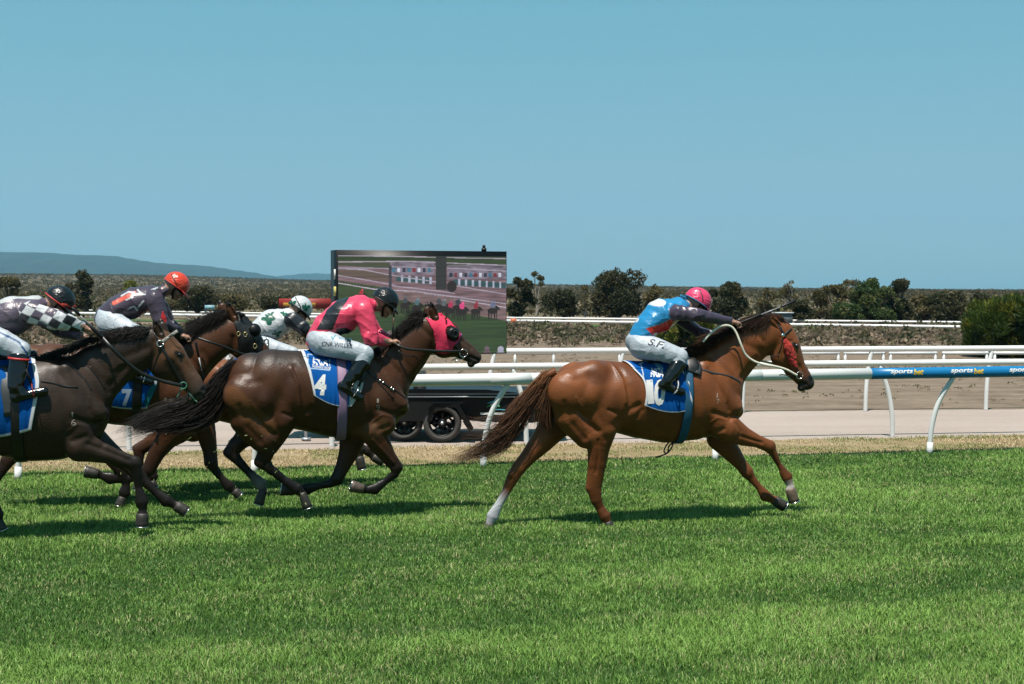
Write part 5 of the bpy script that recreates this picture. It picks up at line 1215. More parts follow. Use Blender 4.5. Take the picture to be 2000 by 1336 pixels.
# red cheek fleece: lumpy roll on each cheek
for s in (-1, 1):
    P = [snap(A.fr, A.bv, a, b, .016, s) for a, b in ((1533, 666), (1538, 678), (1543, 692), (1548, 706), (1552, 713))]; ch = [Chain([(p, r, .026) for p, r in zip(P, (.020, .042, .046, .036, .018))], .01)]
    r_ = np.random.default_rng(5)
    for i in range(150): 
        t = r_.uniform(0, 4); p = P[int(t)] + (P[min(int(t) + 1, 4)] - P[int(t)]) * (t % 1); w = np.interp(t, range(5), (.018, .036, .040, .032, .014)); o = r_.uniform(-1, 1, 2)
        ch.append(Chain([(p + np.array((o[0] * w, s * .020 * math.sqrt(max(0, 1 - o[0] ** 2)), o[1] * .02 - o[0] * w * .35)), .010, .009)], .004))
    V, F = sdf_mesh(ch, .004); mesh_np('cheek_fleece', V, F, M['fleece'], A.root)
ringpart(A, 1560, 733, .032, M['metal'])
reins(A, [(1373, 668, -.20), (1384, 655, -.19), (1398, 643, -.18), (1412, 636, -.17), (1428, 638, -.15), (1438, 650, -.15), (1447, 672, -.16), (1456, 692, -.15), (1472, 705, -.14), (1492, 712, -.13), (1516, 716, -.12), (1536, 722, -.11), (1551, 730, -.10), (1557, 733, -.095)], M['rubber'], .0100)
reins(A, [(1412, 650, .15), (1447, 672, .16), (1472, 700, .14), (1516, 712, .12), (1558, 733, .095)], M['rubber'], .010)
bridle(A, [([(1372, 722), (1390, 728), (1412, 732), (1432, 738), (1447, 748)], .010), ([(1345, 715), (1372, 722)], .008)], mat('breastplate_leather', col=(.05, .05, .055), rough=.5), 'breastplate_strap')
mb = MB(); mb.tube(catmull([A.fr.L(a, b, -.05) for a, b in ((1306, 864), (1300, 872), (1297, 882), (1303, 885), (1311, 876), (1314, 866), (1306, 872), (1304, 884), (1292, 890), (1280, 893))], 6), .007, 6); mb.build('girth_lace', M['leather'], A.root, True)
decal('freeze_brand', '1', A.fr, A.bv, 1399, 777, 3.4, 9.5, 5, M['brand'], A.root, .002, .1, -.01); decal('freeze_brand', '7', A.fr, A.bv, 1399.5, 789, 6, 9.5, 5, M['brand'], A.root, .002, .1, -.01)

def paintA(U, own, col, V):
    t = (own == 0) | (own == 3); n = V[:, 1] < .02
    red = t & n & inpoly(U, [(1262, 641), (1290, 633), (1312, 620), (1345, 612), (1345, 640), (1316, 650), (1292, 664), (1276, 655)]); col[red] = lin(210, 52, 44)
    red = t & (linedist(U, [(1228, 640), (1240, 616), (1262, 594)]) < 3.5); col[red] = lin(205, 48, 44)
    for c, a, b, r in (((1291, 591), 14, 7.5, -8), ((1248, 624), 11.5, 7, -52), ((1326, 634), 14, 5.5, -38), ((1286, 655), 8, 5, 10), ((1266, 597), 9, 3.5, -38)): col[t & inell(U, c, a, b, r)] = (.74, .74, .74)
    e = t & n & (linedist(U, [(1262, 641), (1290, 633), (1312, 620)]) < .8); col[e] = lin(90, 170, 200)
    return col
def breechA(U, col, V):
    col[(linedist(U, [(1229, 642), (1222, 660), (1226, 690)]) < 2.0) & (V[:, 1] < 0)] = lin(120, 140, 190); return col
PURP = lin(78, 66, 84)
JA = build_rider('jockey in blue shirt with white spots and shiny pink cap on the leading horse', 1320, 12.75, dict(
    torso=[(1247, 668, 26), (1263, 636, 24), (1290, 616, 33), (1320, 604, 25)], head=(1362, 590, 38), shirt=lin(40, 140, 195), sleeve=PURP, collar=lin(40, 140, 195), seed=3,
    armN=[(1321, 611, 15), (1364, 615, 13.5), (1427, 628, 9)], handN=(1445, 632), armF=[(1330, 622, 14), (1362, 648, 12), (1398, 655, 9)], handF=(1414, 650), handlat=.09,
    legN=[(1255, 677, 27), (1290, 685, 22), (1326, 697, 18.5), (1324, 714, 14), (1303, 744, 10.5), (1293, 752, 9), (1331, 765, 8.5)], legF=[(1255, 677, 27), (1290, 685, 22), (1326, 697, 18.5), (1324, 714, 14), (1303, 744, 10.5), (1293, 752, 9), (1331, 765, 8.5)],
    cap=lin(238, 70, 115), rim=lin(30, 110, 150), bands=[([(1337, 577), (1352, 584), (1368, 594), (1382, 604)], .012, lin(40, 130, 170)), ([(1366, 565), (1372, 580), (1373, 596), (1372, 606)], .005, (.02, .01, .02))], paint=paintA, bpaint=breechA, peak=lin(150, 40, 90)), A.fr)
bvJ = bvh_of(JA.breeches); decal('lettering', 'S.F.', JA.fr, bvJ, 1265, 673, 32, 13, -14, M['decal_dark'], JA.breeches, .003, .25, .01)
whip('black whip held high over the chestnut leader\'s mane', A.fr, (1440, 633), (1556, 587), -.09, .010)
def stirrup(H, lg, m=None, name='stirrup'):
    for key in ('legN', 'legF'):
        nn = lg[key]; c = (nn[5][0] * .35 + nn[6][0] * .65); d = nn[6][0] - nn[5][0]; d /= np.linalg.norm(d); up = np.array((0, 0, 1.)) - d[2] * d; up /= np.linalg.norm(up); si = np.cross(d, up)
        mb = MB(); P = [c + si * math.cos(t) * .062 + up * (math.sin(t) * .075 if math.sin(t) > 0 else math.sin(t) * .035) for t in np.linspace(0, 2 * math.pi, 30)]; mb.sweep(P, .010, .004, d, 8); mb.build(name, m or M['metal'], H.root, True)
        mb = MB(); mb.sweep([c + up * .075, c + up * .2 - d * .02, c + up * .34 - d * .05 - np.array((0, c[1] * .45, 0))], .011, .004, (0, -1, 0), 6); mb.build('stirrup_leather', M['leather'], H.root, True)
stirrup(A, JA.legs, mat('stirrup_white', col=(.6, .6, .58), rough=.4))

# ---- second: dark bay, number 4
hb, fb = (437, 752), (797, 784); mus, stro = kit(hb, fb, 1.0); mus.append((490, 795, 32, .12, .10, 528, 822, 28, .13, .09))
stro += [([(812, 742), (840, 706)], 5, .008, 'b'), ([(780, 690), (800, 720), (806, 748)], 7, .008, 'b'), ([(826, 640), (846, 660), (850, 690)], 4, .006, 'b'), ([(912, 706), (925, 698), (938, 704)], 1.8, .010, 'b'), ([(890, 672), (905, 690)], 3, -.006, 'b'), ([(905, 665), (925, 682)], 3, .005, 'b'),
         ([(722, 868), (745, 892), (768, 912)], 3, .006, 'n'), ([(728, 860), (752, 884), (770, 905)], 2, -.004, 'n')]
BB = np.array((.074, .026, .009)); BK = np.array((.006, .0035, .003))
B = build_horse('race_horse', 'dark bay horse in second place wearing a pink hood and number 4 cloth', 660, 13.0, dict(
    coat=BB, legcol=BK * 1.2, muzzle=(.05, .034, .024),
    trunk=[(489, 741, 53), (527, 750, 69), (572, 760, 76), (612, 768, 76), (652, 775, 79), (692, 775, 83), (732, 772, 74), (755, 775, 44)],
    neck=[(738, 745, 60), (768, 715, 50), (795, 690, 42), (818, 664, 36), (836, 648, 32)],
    head=[(852, 640, 25), (872, 653, 28), (868, 673, 27), (892, 676, 22), (913, 688, 17.5), (927, 698, 14), (920, 710, 8)],
    foreN=[(728, 842, 27), (741, 866, 23), (759, 893, 17), (775, 913, 12.5), (771, 926, 10), (752, 941, 8), (732, 955, 11), (717, 957, 9), (708, 955, 10)], hoofforeN=(685, 949, 14),
    foreF=[(688, 858, 26), (682, 882, 21), (669, 912, 16), (658, 935, 13), (647, 944, 10), (624, 949, 8.5), (600, 955, 11.5), (582, 957, 9), (573, 958, 10)], hoofforeF=(549, 956, 14),
    hindN=[(540, 795, 36), (552, 822, 28), (536, 855, 24), (522, 880, 19), (512, 901, 17), (529, 917, 12.5), (553, 936, 10), (580, 955, 12), (591, 965, 9)], hoofhindN=(601, 992, 12),
    hindF=[(502, 805, 34), (497, 835, 27), (477, 855, 21), (461, 870, 18), (451, 883, 16), (465, 900, 11.5), (485, 921, 9.5), (508, 944, 12), (514, 958, 9.5)], hoofhindF=(505, 985, 12),
    sockhindF={7: (.25, .24, .23), 8: (.12, .1, .09)}, hoofcolforeN=(.10, .07, .05),
    mus=mus, strokes=stro, carve=[(939, 690, 5, .040, .018)],
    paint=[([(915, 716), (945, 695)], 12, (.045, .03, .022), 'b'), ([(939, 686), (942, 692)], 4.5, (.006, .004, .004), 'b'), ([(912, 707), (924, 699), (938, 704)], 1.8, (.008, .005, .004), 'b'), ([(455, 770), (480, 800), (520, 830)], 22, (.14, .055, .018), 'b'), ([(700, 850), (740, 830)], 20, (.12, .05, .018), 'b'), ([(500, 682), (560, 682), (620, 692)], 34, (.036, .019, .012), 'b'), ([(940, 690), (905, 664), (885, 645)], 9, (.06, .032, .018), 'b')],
    eye=(893, 652), ears=[((850, 622), (841, 590), -1), ((838, 620), (833, 591), 1)]), .0068)
HK = [(.012, .009, .008), (.02, .015, .012), (.035, .027, .022), (.008, .006, .006)]
G = [[(452, 712), (425, 732), (400, 760), (360, 785), (315, 797), (270, 818), (212, 850)], [(452, 718), (430, 745), (405, 775), (365, 800), (318, 815), (275, 832), (225, 852)], [(455, 725), (436, 760), (412, 795), (375, 820), (325, 830), (285, 838), (240, 846)], [(456, 730), (442, 770), (425, 805), (395, 828), (350, 838), (310, 838), (262, 842)]]
hair('tail', B.root, [[B.fr.L(a, b, -.02) for a, b in g] for g in G], 1000, .0028, HK, 13, .016, kink=.015)
G = [[(430, 740), (380, 770), (330, 778), (280, 790), (240, 802)], [(415, 760), (360, 800), (300, 850), (250, 862), (205, 872)], [(420, 780), (380, 825), (340, 852), (300, 862), (262, 880)]]
hair('tail_flyaway_hair', B.root, [[B.fr.L(a, b, -.03) for a, b in g] for g in G], 60, .0016, HK, 15, .022, kink=.025)
mb = MB(); mb.tube(catmull([B.fr.L(462, 705, -.02), B.fr.L(446, 717, -.02), B.fr.L(430, 735, -.02), B.fr.L(412, 760, -.02)], 5), np.linspace(.055, .02, 16), 10, BK * 2); mb.build('dock', M['hair'], B.root, True, True)
mane(B, [(722, 695), (748, 682), (772, 664), (792, 640), (812, 622), (832, 616)], 26, -.8, .45, 1100, HK, 12, .0024, .07)
mane(B, [(812, 622), (826, 615), (836, 615)], 24, -.9, -.15, 160, HK, 15, .002, .05)
def clothB(U, u, v, V):
    c = cloth_blue(U, u, v, V); n = V[:, 1] < 0; c[n & (U[:, 0] > 690 - (U[:, 1] - 700) * .1) & (U[:, 1] > 700)] = (.55, .58, .58); c[(v < 1.2)] = WHITE
    for a, b in (((603, 694), (603, 720)), ((603, 720), (645, 724)), ((645, 724), (646, 703)), ((603, 694), (620, 696))): c[(linedist(U, [a, b]) < .8) & n] = (.45, .6, .72)
    return c
scB = saddlecloth(B, [(587, 683), (598, 712), (606, 742), (612, 771)], [(716, 698), (712, 722), (705, 760), (685, 792)], clothB, 90, 90, hem=8)
bvB = bvh_of(B.body, scB)
decal('lettering', 'MGA', B.fr, bvB, 610, 713, 31, 16, -4, M['white'], scB, .006, .05, .06); decal('lettering', 'INSURANCE GROUP', B.fr, bvB, 610, 717.5, 36, 4.5, -6, M['white'], scB, .006, 0, .02)
decal('number', '4', B.fr, bvB, 613, 771, 23, 41, -4, M['white'], scB, .006, 0, .05)
MAUVE = mat('girth_mauve', col=lin(150, 118, 150), rough=.6)
girth(B, (664, 690), (664, 862), .045, MAUVE, 'girth', .020); saddle(B, [(620, 690, 5, .10), (660, 690, 7, .11), (700, 686, 8, .10), (718, 686, 7, .07)], [([(700, 700), (706, 720), (698, 742)], M['leather'], .055)])
# pink hood with cup blinkers
def hood(H, poly, m, name='hood', off=.006, both=True, nx=46, ny=46, holes=()):
    poly = [tuple(p) for p in poly]; xs = [p[0] for p in poly]; ys = [p[1] for p in poly]; X = np.linspace(min(xs), max(xs), nx); Yy = np.linspace(min(ys), max(ys), ny)
    for s in ((-1, 1) if both else (-1,)):
        V = []; F = []; idx = {}
        gx, gy = np.meshgrid(X, Yy, indexing='ij'); U = np.stack([gx.ravel(), gy.ravel()], 1); ins = inpoly(U, poly).reshape(nx, ny)
        for hh in holes: ins &= ~inell(U, *hh).reshape(nx, ny)
        def vid(i, j):
            if (i, j) not in idx:
                p0 = H.fr.L(X[i], Yy[j], -.1); h = H.bv.ray_cast(Vector((p0[0], s * 1.5, p0[2])), Vector((0, -s, 0)), 1.5)
                y = h[0].y if h[0] is not None else s * .015
                idx[(i, j)] = len(V); V.append((p0[0], y + s * off, p0[2]))
            return idx[(i, j)]
        for i in range(nx - 1):
            for j in range(ny - 1):
                if ins[i, j] and ins[i + 1, j] and ins[i, j + 1] and ins[i + 1, j + 1]:
                    q = [vid(i, j), vid(i + 1, j), vid(i + 1, j + 1), vid(i, j + 1)]; F.append(q if s > 0 else q[::-1])
        V = np.array(V); o = mesh_np(name, V, np.array(F), m, H.root); sm = o.modifiers.new('thick', 'SOLIDIFY'); sm.thickness = .004; sm.offset = 0
hood(B, [(830, 618), (842, 622), (852, 612), (864, 610), (878, 622), (888, 634), (903, 652), (900, 664), (888, 676), (885, 688), (870, 694), (853, 690), (851, 672), (846, 648), (838, 632)], M['pinkmask'], 'hood', .007, holes=[((884, 652), 11, 15, -30)])
for s in (-1, 1):
    P0 = snap(B.fr, B.bv, 884, 652, .0, s); mb = MB(); mb.lathe([(.060, -.004), (.064, .012), (.052, .034), (.030, .046), (.012, .036), (.001, .034)], P0, (.12, -s * -1.0 if False else s * 1.0, 0), 28); mb.build('blinker_cup', M['black'], B.root, True)
    mb = MB(); a = np.linspace(0, 6.3, 25); c = P0 + np.array((.02, s * .043, .0)); mb.tube([c + np.array((math.cos(t) * .022, 0, math.sin(t) * .03)) for t in a], .005, 6); mb.build('blinker_rim', mat('cup_ring', col=(.02, .02, .02), rough=.15), B.root, True)
bridle(B, [([(836, 620), (848, 632), (862, 648), (872, 660), (884, 672), (892, 678)], .011), ([(892, 678), (897, 684), (900, 690)], .006), ([(853, 636), (862, 628), (872, 620)], .010), ([(858, 645), (857, 658), (853, 672)], .006)], bk)
bridle(B, [([(902, 652), (898, 662), (891, 672)], .004)], mat('purple_strap', col=lin(140, 90, 160)), 'nose_strap')
bridle(B, [([(856, 637), (864, 629), (871, 620)], .007)], mat('orange_strap', col=lin(215, 130, 60)), 'brow_band')
ringpart(B, 905, 690, .036, M['metal']); bridle(B, [([(910, 694), (902, 701), (890, 707)], .005)], M['metal'], 'bit_strap')
reins(B, [(775, 672, -.14), (780, 676, -.16), (800, 682, -.17), (830, 684, -.15), (860, 686, -.135), (885, 686, -.12), (899, 686, -.105)], bk, .012); reins(B, [(775, 672, .1), (830, 684, .15), (899, 686, .105)], bk, .012)
reins(B, [(778, 685, -.17), (792, 695, -.18), (808, 696, -.15), (818, 702, -.13)], bk, .006, 'loose_strap')
bridle(B, [([(715, 722), (735, 738), (755, 752), (775, 765), (792, 778)], .009), ([(715, 720), (740, 748), (768, 778)], .005)], bk, 'breastplate_strap')
mb = MB()
for q in ((742, 743), (748, 747), (764, 758), (768, 761)):
    p = snap(B.fr, B.bv, q[0], q[1], .008); mb.box(p, (.012, .006, .022), 0, None, .7)
mb.build('buckle', M['metal'], B.root)
decal('freeze_brand', '1', B.fr, B.bv, 736, 787, 4, 8.5, 0, M['brand'], B.root, .002, 0, -.01); decal('freeze_brand', '9', B.fr, B.bv, 735, 801, 7, 10, 0, M['brand'], B.root, .002, 0, -.01)
PINK = lin(240, 72, 105)
def paintB(U, own, col, V):
    t = (own == 0); col[t & inpoly(U, [(664, 584), (692, 572), (664, 608), (650, 645), (618, 645), (640, 606)])] = (.018, .017, .022)
    col[t & inpoly(U, [(656, 643), (676, 640), (690, 647), (712, 638), (712, 652), (694, 656), (680, 662), (660, 658)])] = (.018, .017, .022)
    return col
JB = build_rider('jockey in a bright pink shirt with a black back stripe and black cap', 660, 13.0, dict(
    torso=[(626, 664, 29), (634, 640, 27), (670, 618, 35), (704, 602, 27)], head=(752, 589, 36), shirt=PINK, sleeve=PINK, seed=11,
    armN=[(710, 606, 18), (724, 660, 16), (758, 668, 10)], armNlat=(.17, .22, .12), handN=(776, 666), armF=[(712, 610, 16), (735, 650, 12), (760, 664, 9)], handF=(778, 662),
    legN=[(630, 668, 28), (670, 681, 21), (712, 691, 18.5), (706, 712, 14.5), (681, 744, 11), (668, 754, 9.5), (704, 777, 8.5)], legF=[(630, 668, 28), (670, 681, 21), (712, 691, 18.5), (706, 712, 14.5), (681, 744, 11), (668, 754, 9.5), (704, 777, 8.5)],
    cap=(.010, .010, .013), paint=paintB, bands=[([(726, 588), (745, 592), (765, 600), (778, 604)], .008, (.005, .005, .006))]), B.fr)
bvJ = bvh_of(JB.breeches); decal('lettering', 'CNR WILLER', JB.fr, bvJ, 628, 675, 60, 8, -4, M['decal_dark'], JB.breeches, .003, .2, .0)
TEAL = mat('print_teal', col=lin(70, 165, 185)); decal('lettering', 'RACING', JB.fr, bvJ, 662, 662, 22, 4, -4, TEAL, JB.breeches, .003, .2, .0)
decal('lettering', 'V', JB.fr, bvJ, 648, 664, 12, 7, 20, TEAL, JB.breeches, .003, .3, .04)
whip('thin whip standing upright in the pink-shirted jockey\'s hand', B.fr, (766, 662), (770, 604), -.13, .007, ((0, 0, 0), (.35, .10, .10))); stirrup(B, JB.legs)
# ---- third: dark brown horse at the left edge, rider with checked sleeves
hb, fb = (-182, 768), (208, 800); mus, stro = kit(hb, fb, 1.09)
stro += [([(215, 752), (240, 722)], 5, .008, 'b'), ([(180, 700), (205, 730), (212, 765)], 7, .007, 'b'), ([(300, 668), (298, 700), (290, 728)], 4, .008, 'b'), ([(378, 780), (390, 772), (402, 776)], 1.8, .010, 'b'), ([(238, 700), (262, 690), (285, 680)], 6, .007, 'b'), ([(350, 700), (375, 728)], 3.5, .005, 'b'), ([(172, 868), (215, 885), (250, 900)], 3, .007, 'n'), ([(220, 730), (245, 715)], 4, .005, 'b')]
CB = np.array((.040, .022, .013)); CHD = np.array((.13, .058, .024))
C = build_horse('race_horse', 'dark brown horse cut off by the left edge, its head behind another\'s tail', 40, 11.9, dict(
    coat=CB, legcol=(.012, .008, .006), muzzle=(.07, .045, .032), headcols=[CHD * .8, CHD, CHD, CHD * .8, (.10, .055, .035), (.05, .035, .028), (.05, .035, .028)],
    trunk=[(-118, 762, 60), (-75, 770, 76), (-20, 785, 88), (25, 795, 98), (65, 799, 102), (105, 797, 102), (140, 795, 86), (160, 800, 50)],
    neck=[(150, 765, 66), (190, 730, 56), (225, 706, 47), (262, 688, 40), (295, 672, 35)],
    head=[(316, 672, 27), (331, 694, 31), (322, 712, 31), (352, 724, 26), (374, 747, 21), (386, 764, 17), (374, 778, 10)],
    foreN=[(158, 872, 31), (192, 882, 23), (228, 893, 17), (262, 905, 15), (268, 925, 12), (271, 952, 9.5), (277, 980, 13), (279, 996, 10), (278, 1005, 12.5)], hoofforeN=(277, 1028, 15),
    foreF=[(180, 860, 30), (215, 885, 22), (245, 905, 16), (268, 925, 15), (282, 940, 12), (305, 962, 9.5), (325, 978, 12.5), (340, 985, 10), (345, 988, 11.5)], hoofforeF=(364, 1000, 14),
    hindN=[(-60, 815, 42), (-45, 850, 32), (-70, 885, 26), (-95, 910, 20), (-115, 930, 18), (-118, 960, 12), (-120, 990, 10), (-118, 1020, 12.5), (-112, 1035, 10)], hoofhindN=(-104, 1055, 13),
    hindF=[(-70, 815, 42), (-40, 850, 32), (-30, 885, 26), (-25, 905, 20), (-15, 925, 16), (-14, 950, 12), (-10, 980, 10), (-6, 1005, 12.5), (-2, 1018, 10)], hoofhindF=(4, 1035, 13),
    mus=mus, strokes=stro, carve=[(399, 762, 6, .040, .02)],
    paint=[([(378, 790), (402, 765)], 15, (.040, .03, .024), 'b'), ([(399, 757), (403, 765)], 5, (.006, .004, .004), 'b'), ([(374, 782), (388, 771), (402, 777)], 2, (.008, .005, .004), 'b'), ([(345, 690), (356, 696)], 6, (.015, .009, .006), 'b'), ([(330, 708), (345, 725), (353, 742)], 12, (.03, .016, .01), 'b'), ([(290, 652), (250, 672), (200, 700)], 10, CB * .6, 'b')],
    eye=(350, 693), ears=[((314, 655), (300, 624), -1), ((322, 650), (312, 622), 1)]), .010)
mane(C, [(95, 696), (130, 684), (165, 668), (200, 655), (240, 645), (280, 642), (300, 646)], 34, -.85, .42, 1300, HK, 22, .003, .08)
mane(C, [(285, 642), (300, 642), (316, 648)], 26, .1, .8, 140, [(.05, .03, .018), (.02, .015, .012)], 25, .0024, .05)
def clothC(U, u, v, V): return cloth_blue(U, u, v, V)
scC = saddlecloth(C, [(-78, 695), (-76, 740), (-72, 800), (-66, 850)], [(60, 694), (72, 722), (78, 756), (64, 838)], clothC, 70, 70, hem=9)
girth(C, (40, 695), (42, 905), .045, M['leather'], off=.020); saddle(C, [(-40, 700, 6, .10), (0, 698, 8, .11), (45, 694, 9, .10), (65, 692, 8, .07)], [([(8, 715), (14, 760), (22, 812)], mat('pad_grey_dark', col=(.05, .055, .055), rough=.5), .055)])
bridle(C, [([(300, 650), (312, 671), (314, 680), (305, 705), (296, 730)], .008), ([(314, 676), (326, 695), (340, 722), (356, 748)], .012), ([(356, 748), (362, 756)], .006)], bk)
bridle(C, [([(316, 668), (330, 658), (345, 648)], .013)], mat('rope_band', col=(.45, .43, .38), rough=.6, bump=1, bscale=90, bdist=.02), 'brow_band')
ringpart(C, 313, 671, .026, M['metal'], 'bridle_ring', .006); ringpart(C, 358, 753, .028, mat('green_bit', col=lin(50, 120, 95), rough=.5), 'bit_ring', .006)
bridle(C, [([(358, 753), (352, 765), (345, 778)], .006), ([(366, 765), (376, 776), (384, 786)], .005)], mat('green_strap', col=lin(60, 110, 90), rough=.6), 'mouth_strap')
reins(C, [(196, 655, -.13), (215, 676, -.20), (245, 705, -.19), (275, 728, -.17), (310, 742, -.14), (340, 750, -.125), (356, 753, -.11)], bk, .016); reins(C, [(196, 655, .1), (275, 728, .17), (356, 753, .1)], bk, .014)
bridle(C, [([(80, 745), (100, 748), (128, 755), (152, 757)], .009), ([(128, 702), (150, 725), (170, 748), (178, 762)], .008), ([(175, 715), (190, 735), (205, 760)], .005)], bk, 'breastplate_strap')
decal('freeze_brand', '1', C.fr, C.bv, 140, 814, 3, 9, 0, M['brand'], C.root, .002, 0, -.01); decal('freeze_brand', '6', C.fr, C.bv, 139, 831, 9, 12, 0, M['brand'], C.root, .002, 0, -.01)
GREY = np.array(lin(100, 88, 104))
def paintC(U, own, col, V):
    a = own == 1; x = (U[:, 0] - 50) * .82 + (U[:, 1] - 600) * .57; y = -(U[:, 0] - 50) * .42 + (U[:, 1] - 600) * .9
    ck = ((np.floor(x / 19) + np.floor((y + 5) / 17)) % 2) == 0; col[a & ck] = (.72, .73, .75); col[a & ~ck] = GREY * np.where(U[a & ~ck, 0] > 125, .12, .8)[:, None]
    t = own == 0; col[t & (linedist(U, [(0, 588), (29, 578), (72, 580)]) < 5)] = (.6, .6, .6); col[t & (U[:, 1] > 652)] = np.array(lin(60, 100, 95)); return col
def breechC(U, col, V):
    col[(linedist(U, [(-20, 640), (8, 652), (40, 668), (56, 690)]) < 2) & (V[:, 1] < 0)] = lin(20, 80, 130); return col
JC = build_rider('jockey at the left edge with checked sleeves and a black cap with red band', 40, 11.9, dict(
    torso=[(-42, 640, 34), (-18, 630, 33), (25, 617, 40), (66, 604, 28)], head=(116, 588, 42), shirt=GREY, sleeve=GREY, seed=17,
    armN=[(62, 610, 21), (114, 625, 19), (168, 640, 11)], handN=(190, 650), armNlat=(.17, .22, .13), armF=[(80, 620, 17), (120, 645, 15), (160, 657, 11)], handF=(182, 660),
    legN=[(-35, 656, 32), (5, 668, 26), (40, 684, 20), (37, 704, 18), (30, 756, 13.5), (30, 776, 11), (86, 764, 9)], legF=[(-35, 656, 32), (5, 668, 26), (40, 684, 20), (37, 704, 18), (30, 756, 13.5), (30, 776, 11), (86, 764, 9)],
    cap=(.010, .010, .012), rim=lin(200, 50, 40), boottop=lin(190, 40, 40), bands=[([(81, 588), (100, 590), (125, 595), (146, 600)], .011, lin(215, 70, 55))], paint=paintC, bpaint=breechC), C.fr)
whip('black whip slanting down to the fist of the jockey with checked sleeves', C.fr, (200, 660), (140, 600), -.15, .012); stirrup(C, JC.legs, mat('stirrup_red', col=lin(180, 45, 45), rough=.4))

# ---- fourth: brown horse in a black hood, rider in an orange cap
hb, fb = (12, 722), (402, 768); mus, stro = kit(hb, fb, .95)
stro += [([(415, 720), (440, 696)], 5, .007, 'b'), ([(455, 660), (458, 690)], 4, .007, 'b'), ([(395, 690), (412, 715)], 6, .006, 'b')]
DB = np.array((.105, .038, .014))
D = build_horse('race_horse', 'brown horse with a black leather hood and brass buckles, between two darker horses', 240, 13.75, dict(
    coat=DB, legcol=(.012, .007, .005), muzzle=(.04, .025, .02),
    trunk=[(62, 722, 50), (97, 731, 62), (137, 741, 70), (180, 748, 73), (230, 753, 77), (280, 755, 79), (330, 755, 71), (358, 757, 43)],
    neck=[(340, 730, 56), (368, 706, 46), (396, 683, 40), (425, 663, 36), (446, 652, 32)],
    head=[(462, 642, 26), (480, 660, 29), (476, 676, 28), (500, 684, 23), (520, 702, 18), (532, 713, 15), (522, 722, 8)],
    foreN=[(352, 828, 28), (328, 855, 23), (306, 885, 18), (290, 918, 14), (277, 930, 10.5), (248, 936, 9), (215, 934, 12), (198, 929, 9.5), (190, 926, 10.5)], hoofforeN=(166, 921, 14),
    foreF=[(392, 815, 27), (403, 848, 20), (410, 880, 16), (412, 903, 14), (419, 916, 10.5), (433, 934, 8.5), (447, 950, 11), (455, 957, 9), (458, 959, 9)], hoofforeF=(468, 968, 11),
    hindN=[(120, 775, 38), (150, 812, 30), (177, 845, 22), (198, 870, 18), (222, 902, 16), (238, 925, 11.5), (247, 945, 9.5), (243, 962, 12), (239, 972, 9.5)], hoofhindN=(234, 988, 12),
    hindF=[(95, 785, 36), (85, 822, 28), (60, 855, 21), (36, 880, 17), (14, 902, 15), (0, 925, 11), (-14, 948, 9), (-26, 965, 11.5), (-32, 972, 9)], hoofhindF=(-42, 988, 12),
    mus=mus, strokes=stro, carve=[], paint=[], eye=(497, 662), ears=[((458, 622), (443, 589), -1), ((440, 612), (428, 587), 1)]), .010)
G = [[(25, 700), (0, 715), (-30, 745), (-70, 775)], [(28, 708), (8, 735), (-20, 765), (-60, 800)]]
hair('tail', D.root, [[D.fr.L(a, b, 0) for a, b in g] for g in G], 150, .0045, HK, 23, .02, kink=.01)
mane(D, [(345, 680), (368, 662), (390, 642), (408, 626), (432, 613), (452, 608)], 34, -.9, .42, 1300, HK, 32, .0026, .08)
mane(D, [(385, 640), (405, 628)], 34, -1.0, -.1, 120, HK, 35, .002, .06)
hood(D, [(452, 612), (466, 606), (480, 614), (496, 632), (508, 650), (516, 668), (512, 684), (496, 696), (478, 694), (464, 690), (466, 660), (458, 636)], M['leather'], 'hood', .008)
for s in (-1, 1):
    P0 = snap(D.fr, D.bv, 497, 645, .0, s); mb = MB(); mb.lathe([(.062, -.006), (.062, .02), (.045, .042), (.001, .048)], P0, (.35, s, .1), 24); mb.build('blinker_cup', M['black'], D.root, True)
    for q in ((466, 652), (479, 653), (498, 676)):
        p = snap(D.fr, D.bv, q[0], q[1], .014, s); mb = MB(); a = np.linspace(0, 6.3, 21); mb.tube([p + np.array((math.cos(t) * .016, 0, math.sin(t) * .022)) for t in a], .0045, 6); mb.build('brass_buckle', M['gold'], D.root, True)
bridle(D, [([(462, 612), (464, 630), (466, 652), (466, 680)], .008), ([(468, 612), (476, 638), (482, 655), (492, 670), (500, 680)], .008), ([(460, 632), (470, 622), (476, 612)], .012)], bk)
bridle(D, [([(508, 672), (515, 668), (522, 662)], .006), ([(524, 662), (525, 670), (524, 680)], .006)], M['metal'], 'nose_strap')
reins(D, [(386, 660, -.15), (410, 668, -.19), (440, 678, -.17), (470, 690, -.14), (500, 697, -.11), (515, 700, -.10)], bk, .011); reins(D, [(386, 660, .12), (440, 678, .17), (515, 700, .10)], bk, .011)
scD = saddlecloth(D, [(188, 676), (192, 715), (200, 760), (207, 791)], [(300, 680), (308, 712), (307, 748), (288, 797)], lambda U, u, v, V: np.where(((V[:, 1] < 0) & inell(U, (295, 772), 9, 24, 22))[:, None], np.array(lin(40, 120, 130)), cloth_blue(U, u, v, V)), 70, 70, hem=4)
bvD = bvh_of(D.body, scD); decal('number', '7', D.fr, bvD, 238, 794, 20, 34, 0, mat('number_pale', col=(.35, .45, .6)), scD, .006, 0, .05)
girth(D, (272, 680), (270, 832), .045, M['leather'], off=.020); saddle(D, [(215, 680, 5, .10), (250, 678, 7, .11), (285, 676, 8, .10)], [([(262, 700), (268, 735), (272, 790)], mat('flap_dark', col=(.03, .04, .04), rough=.5), .05)])
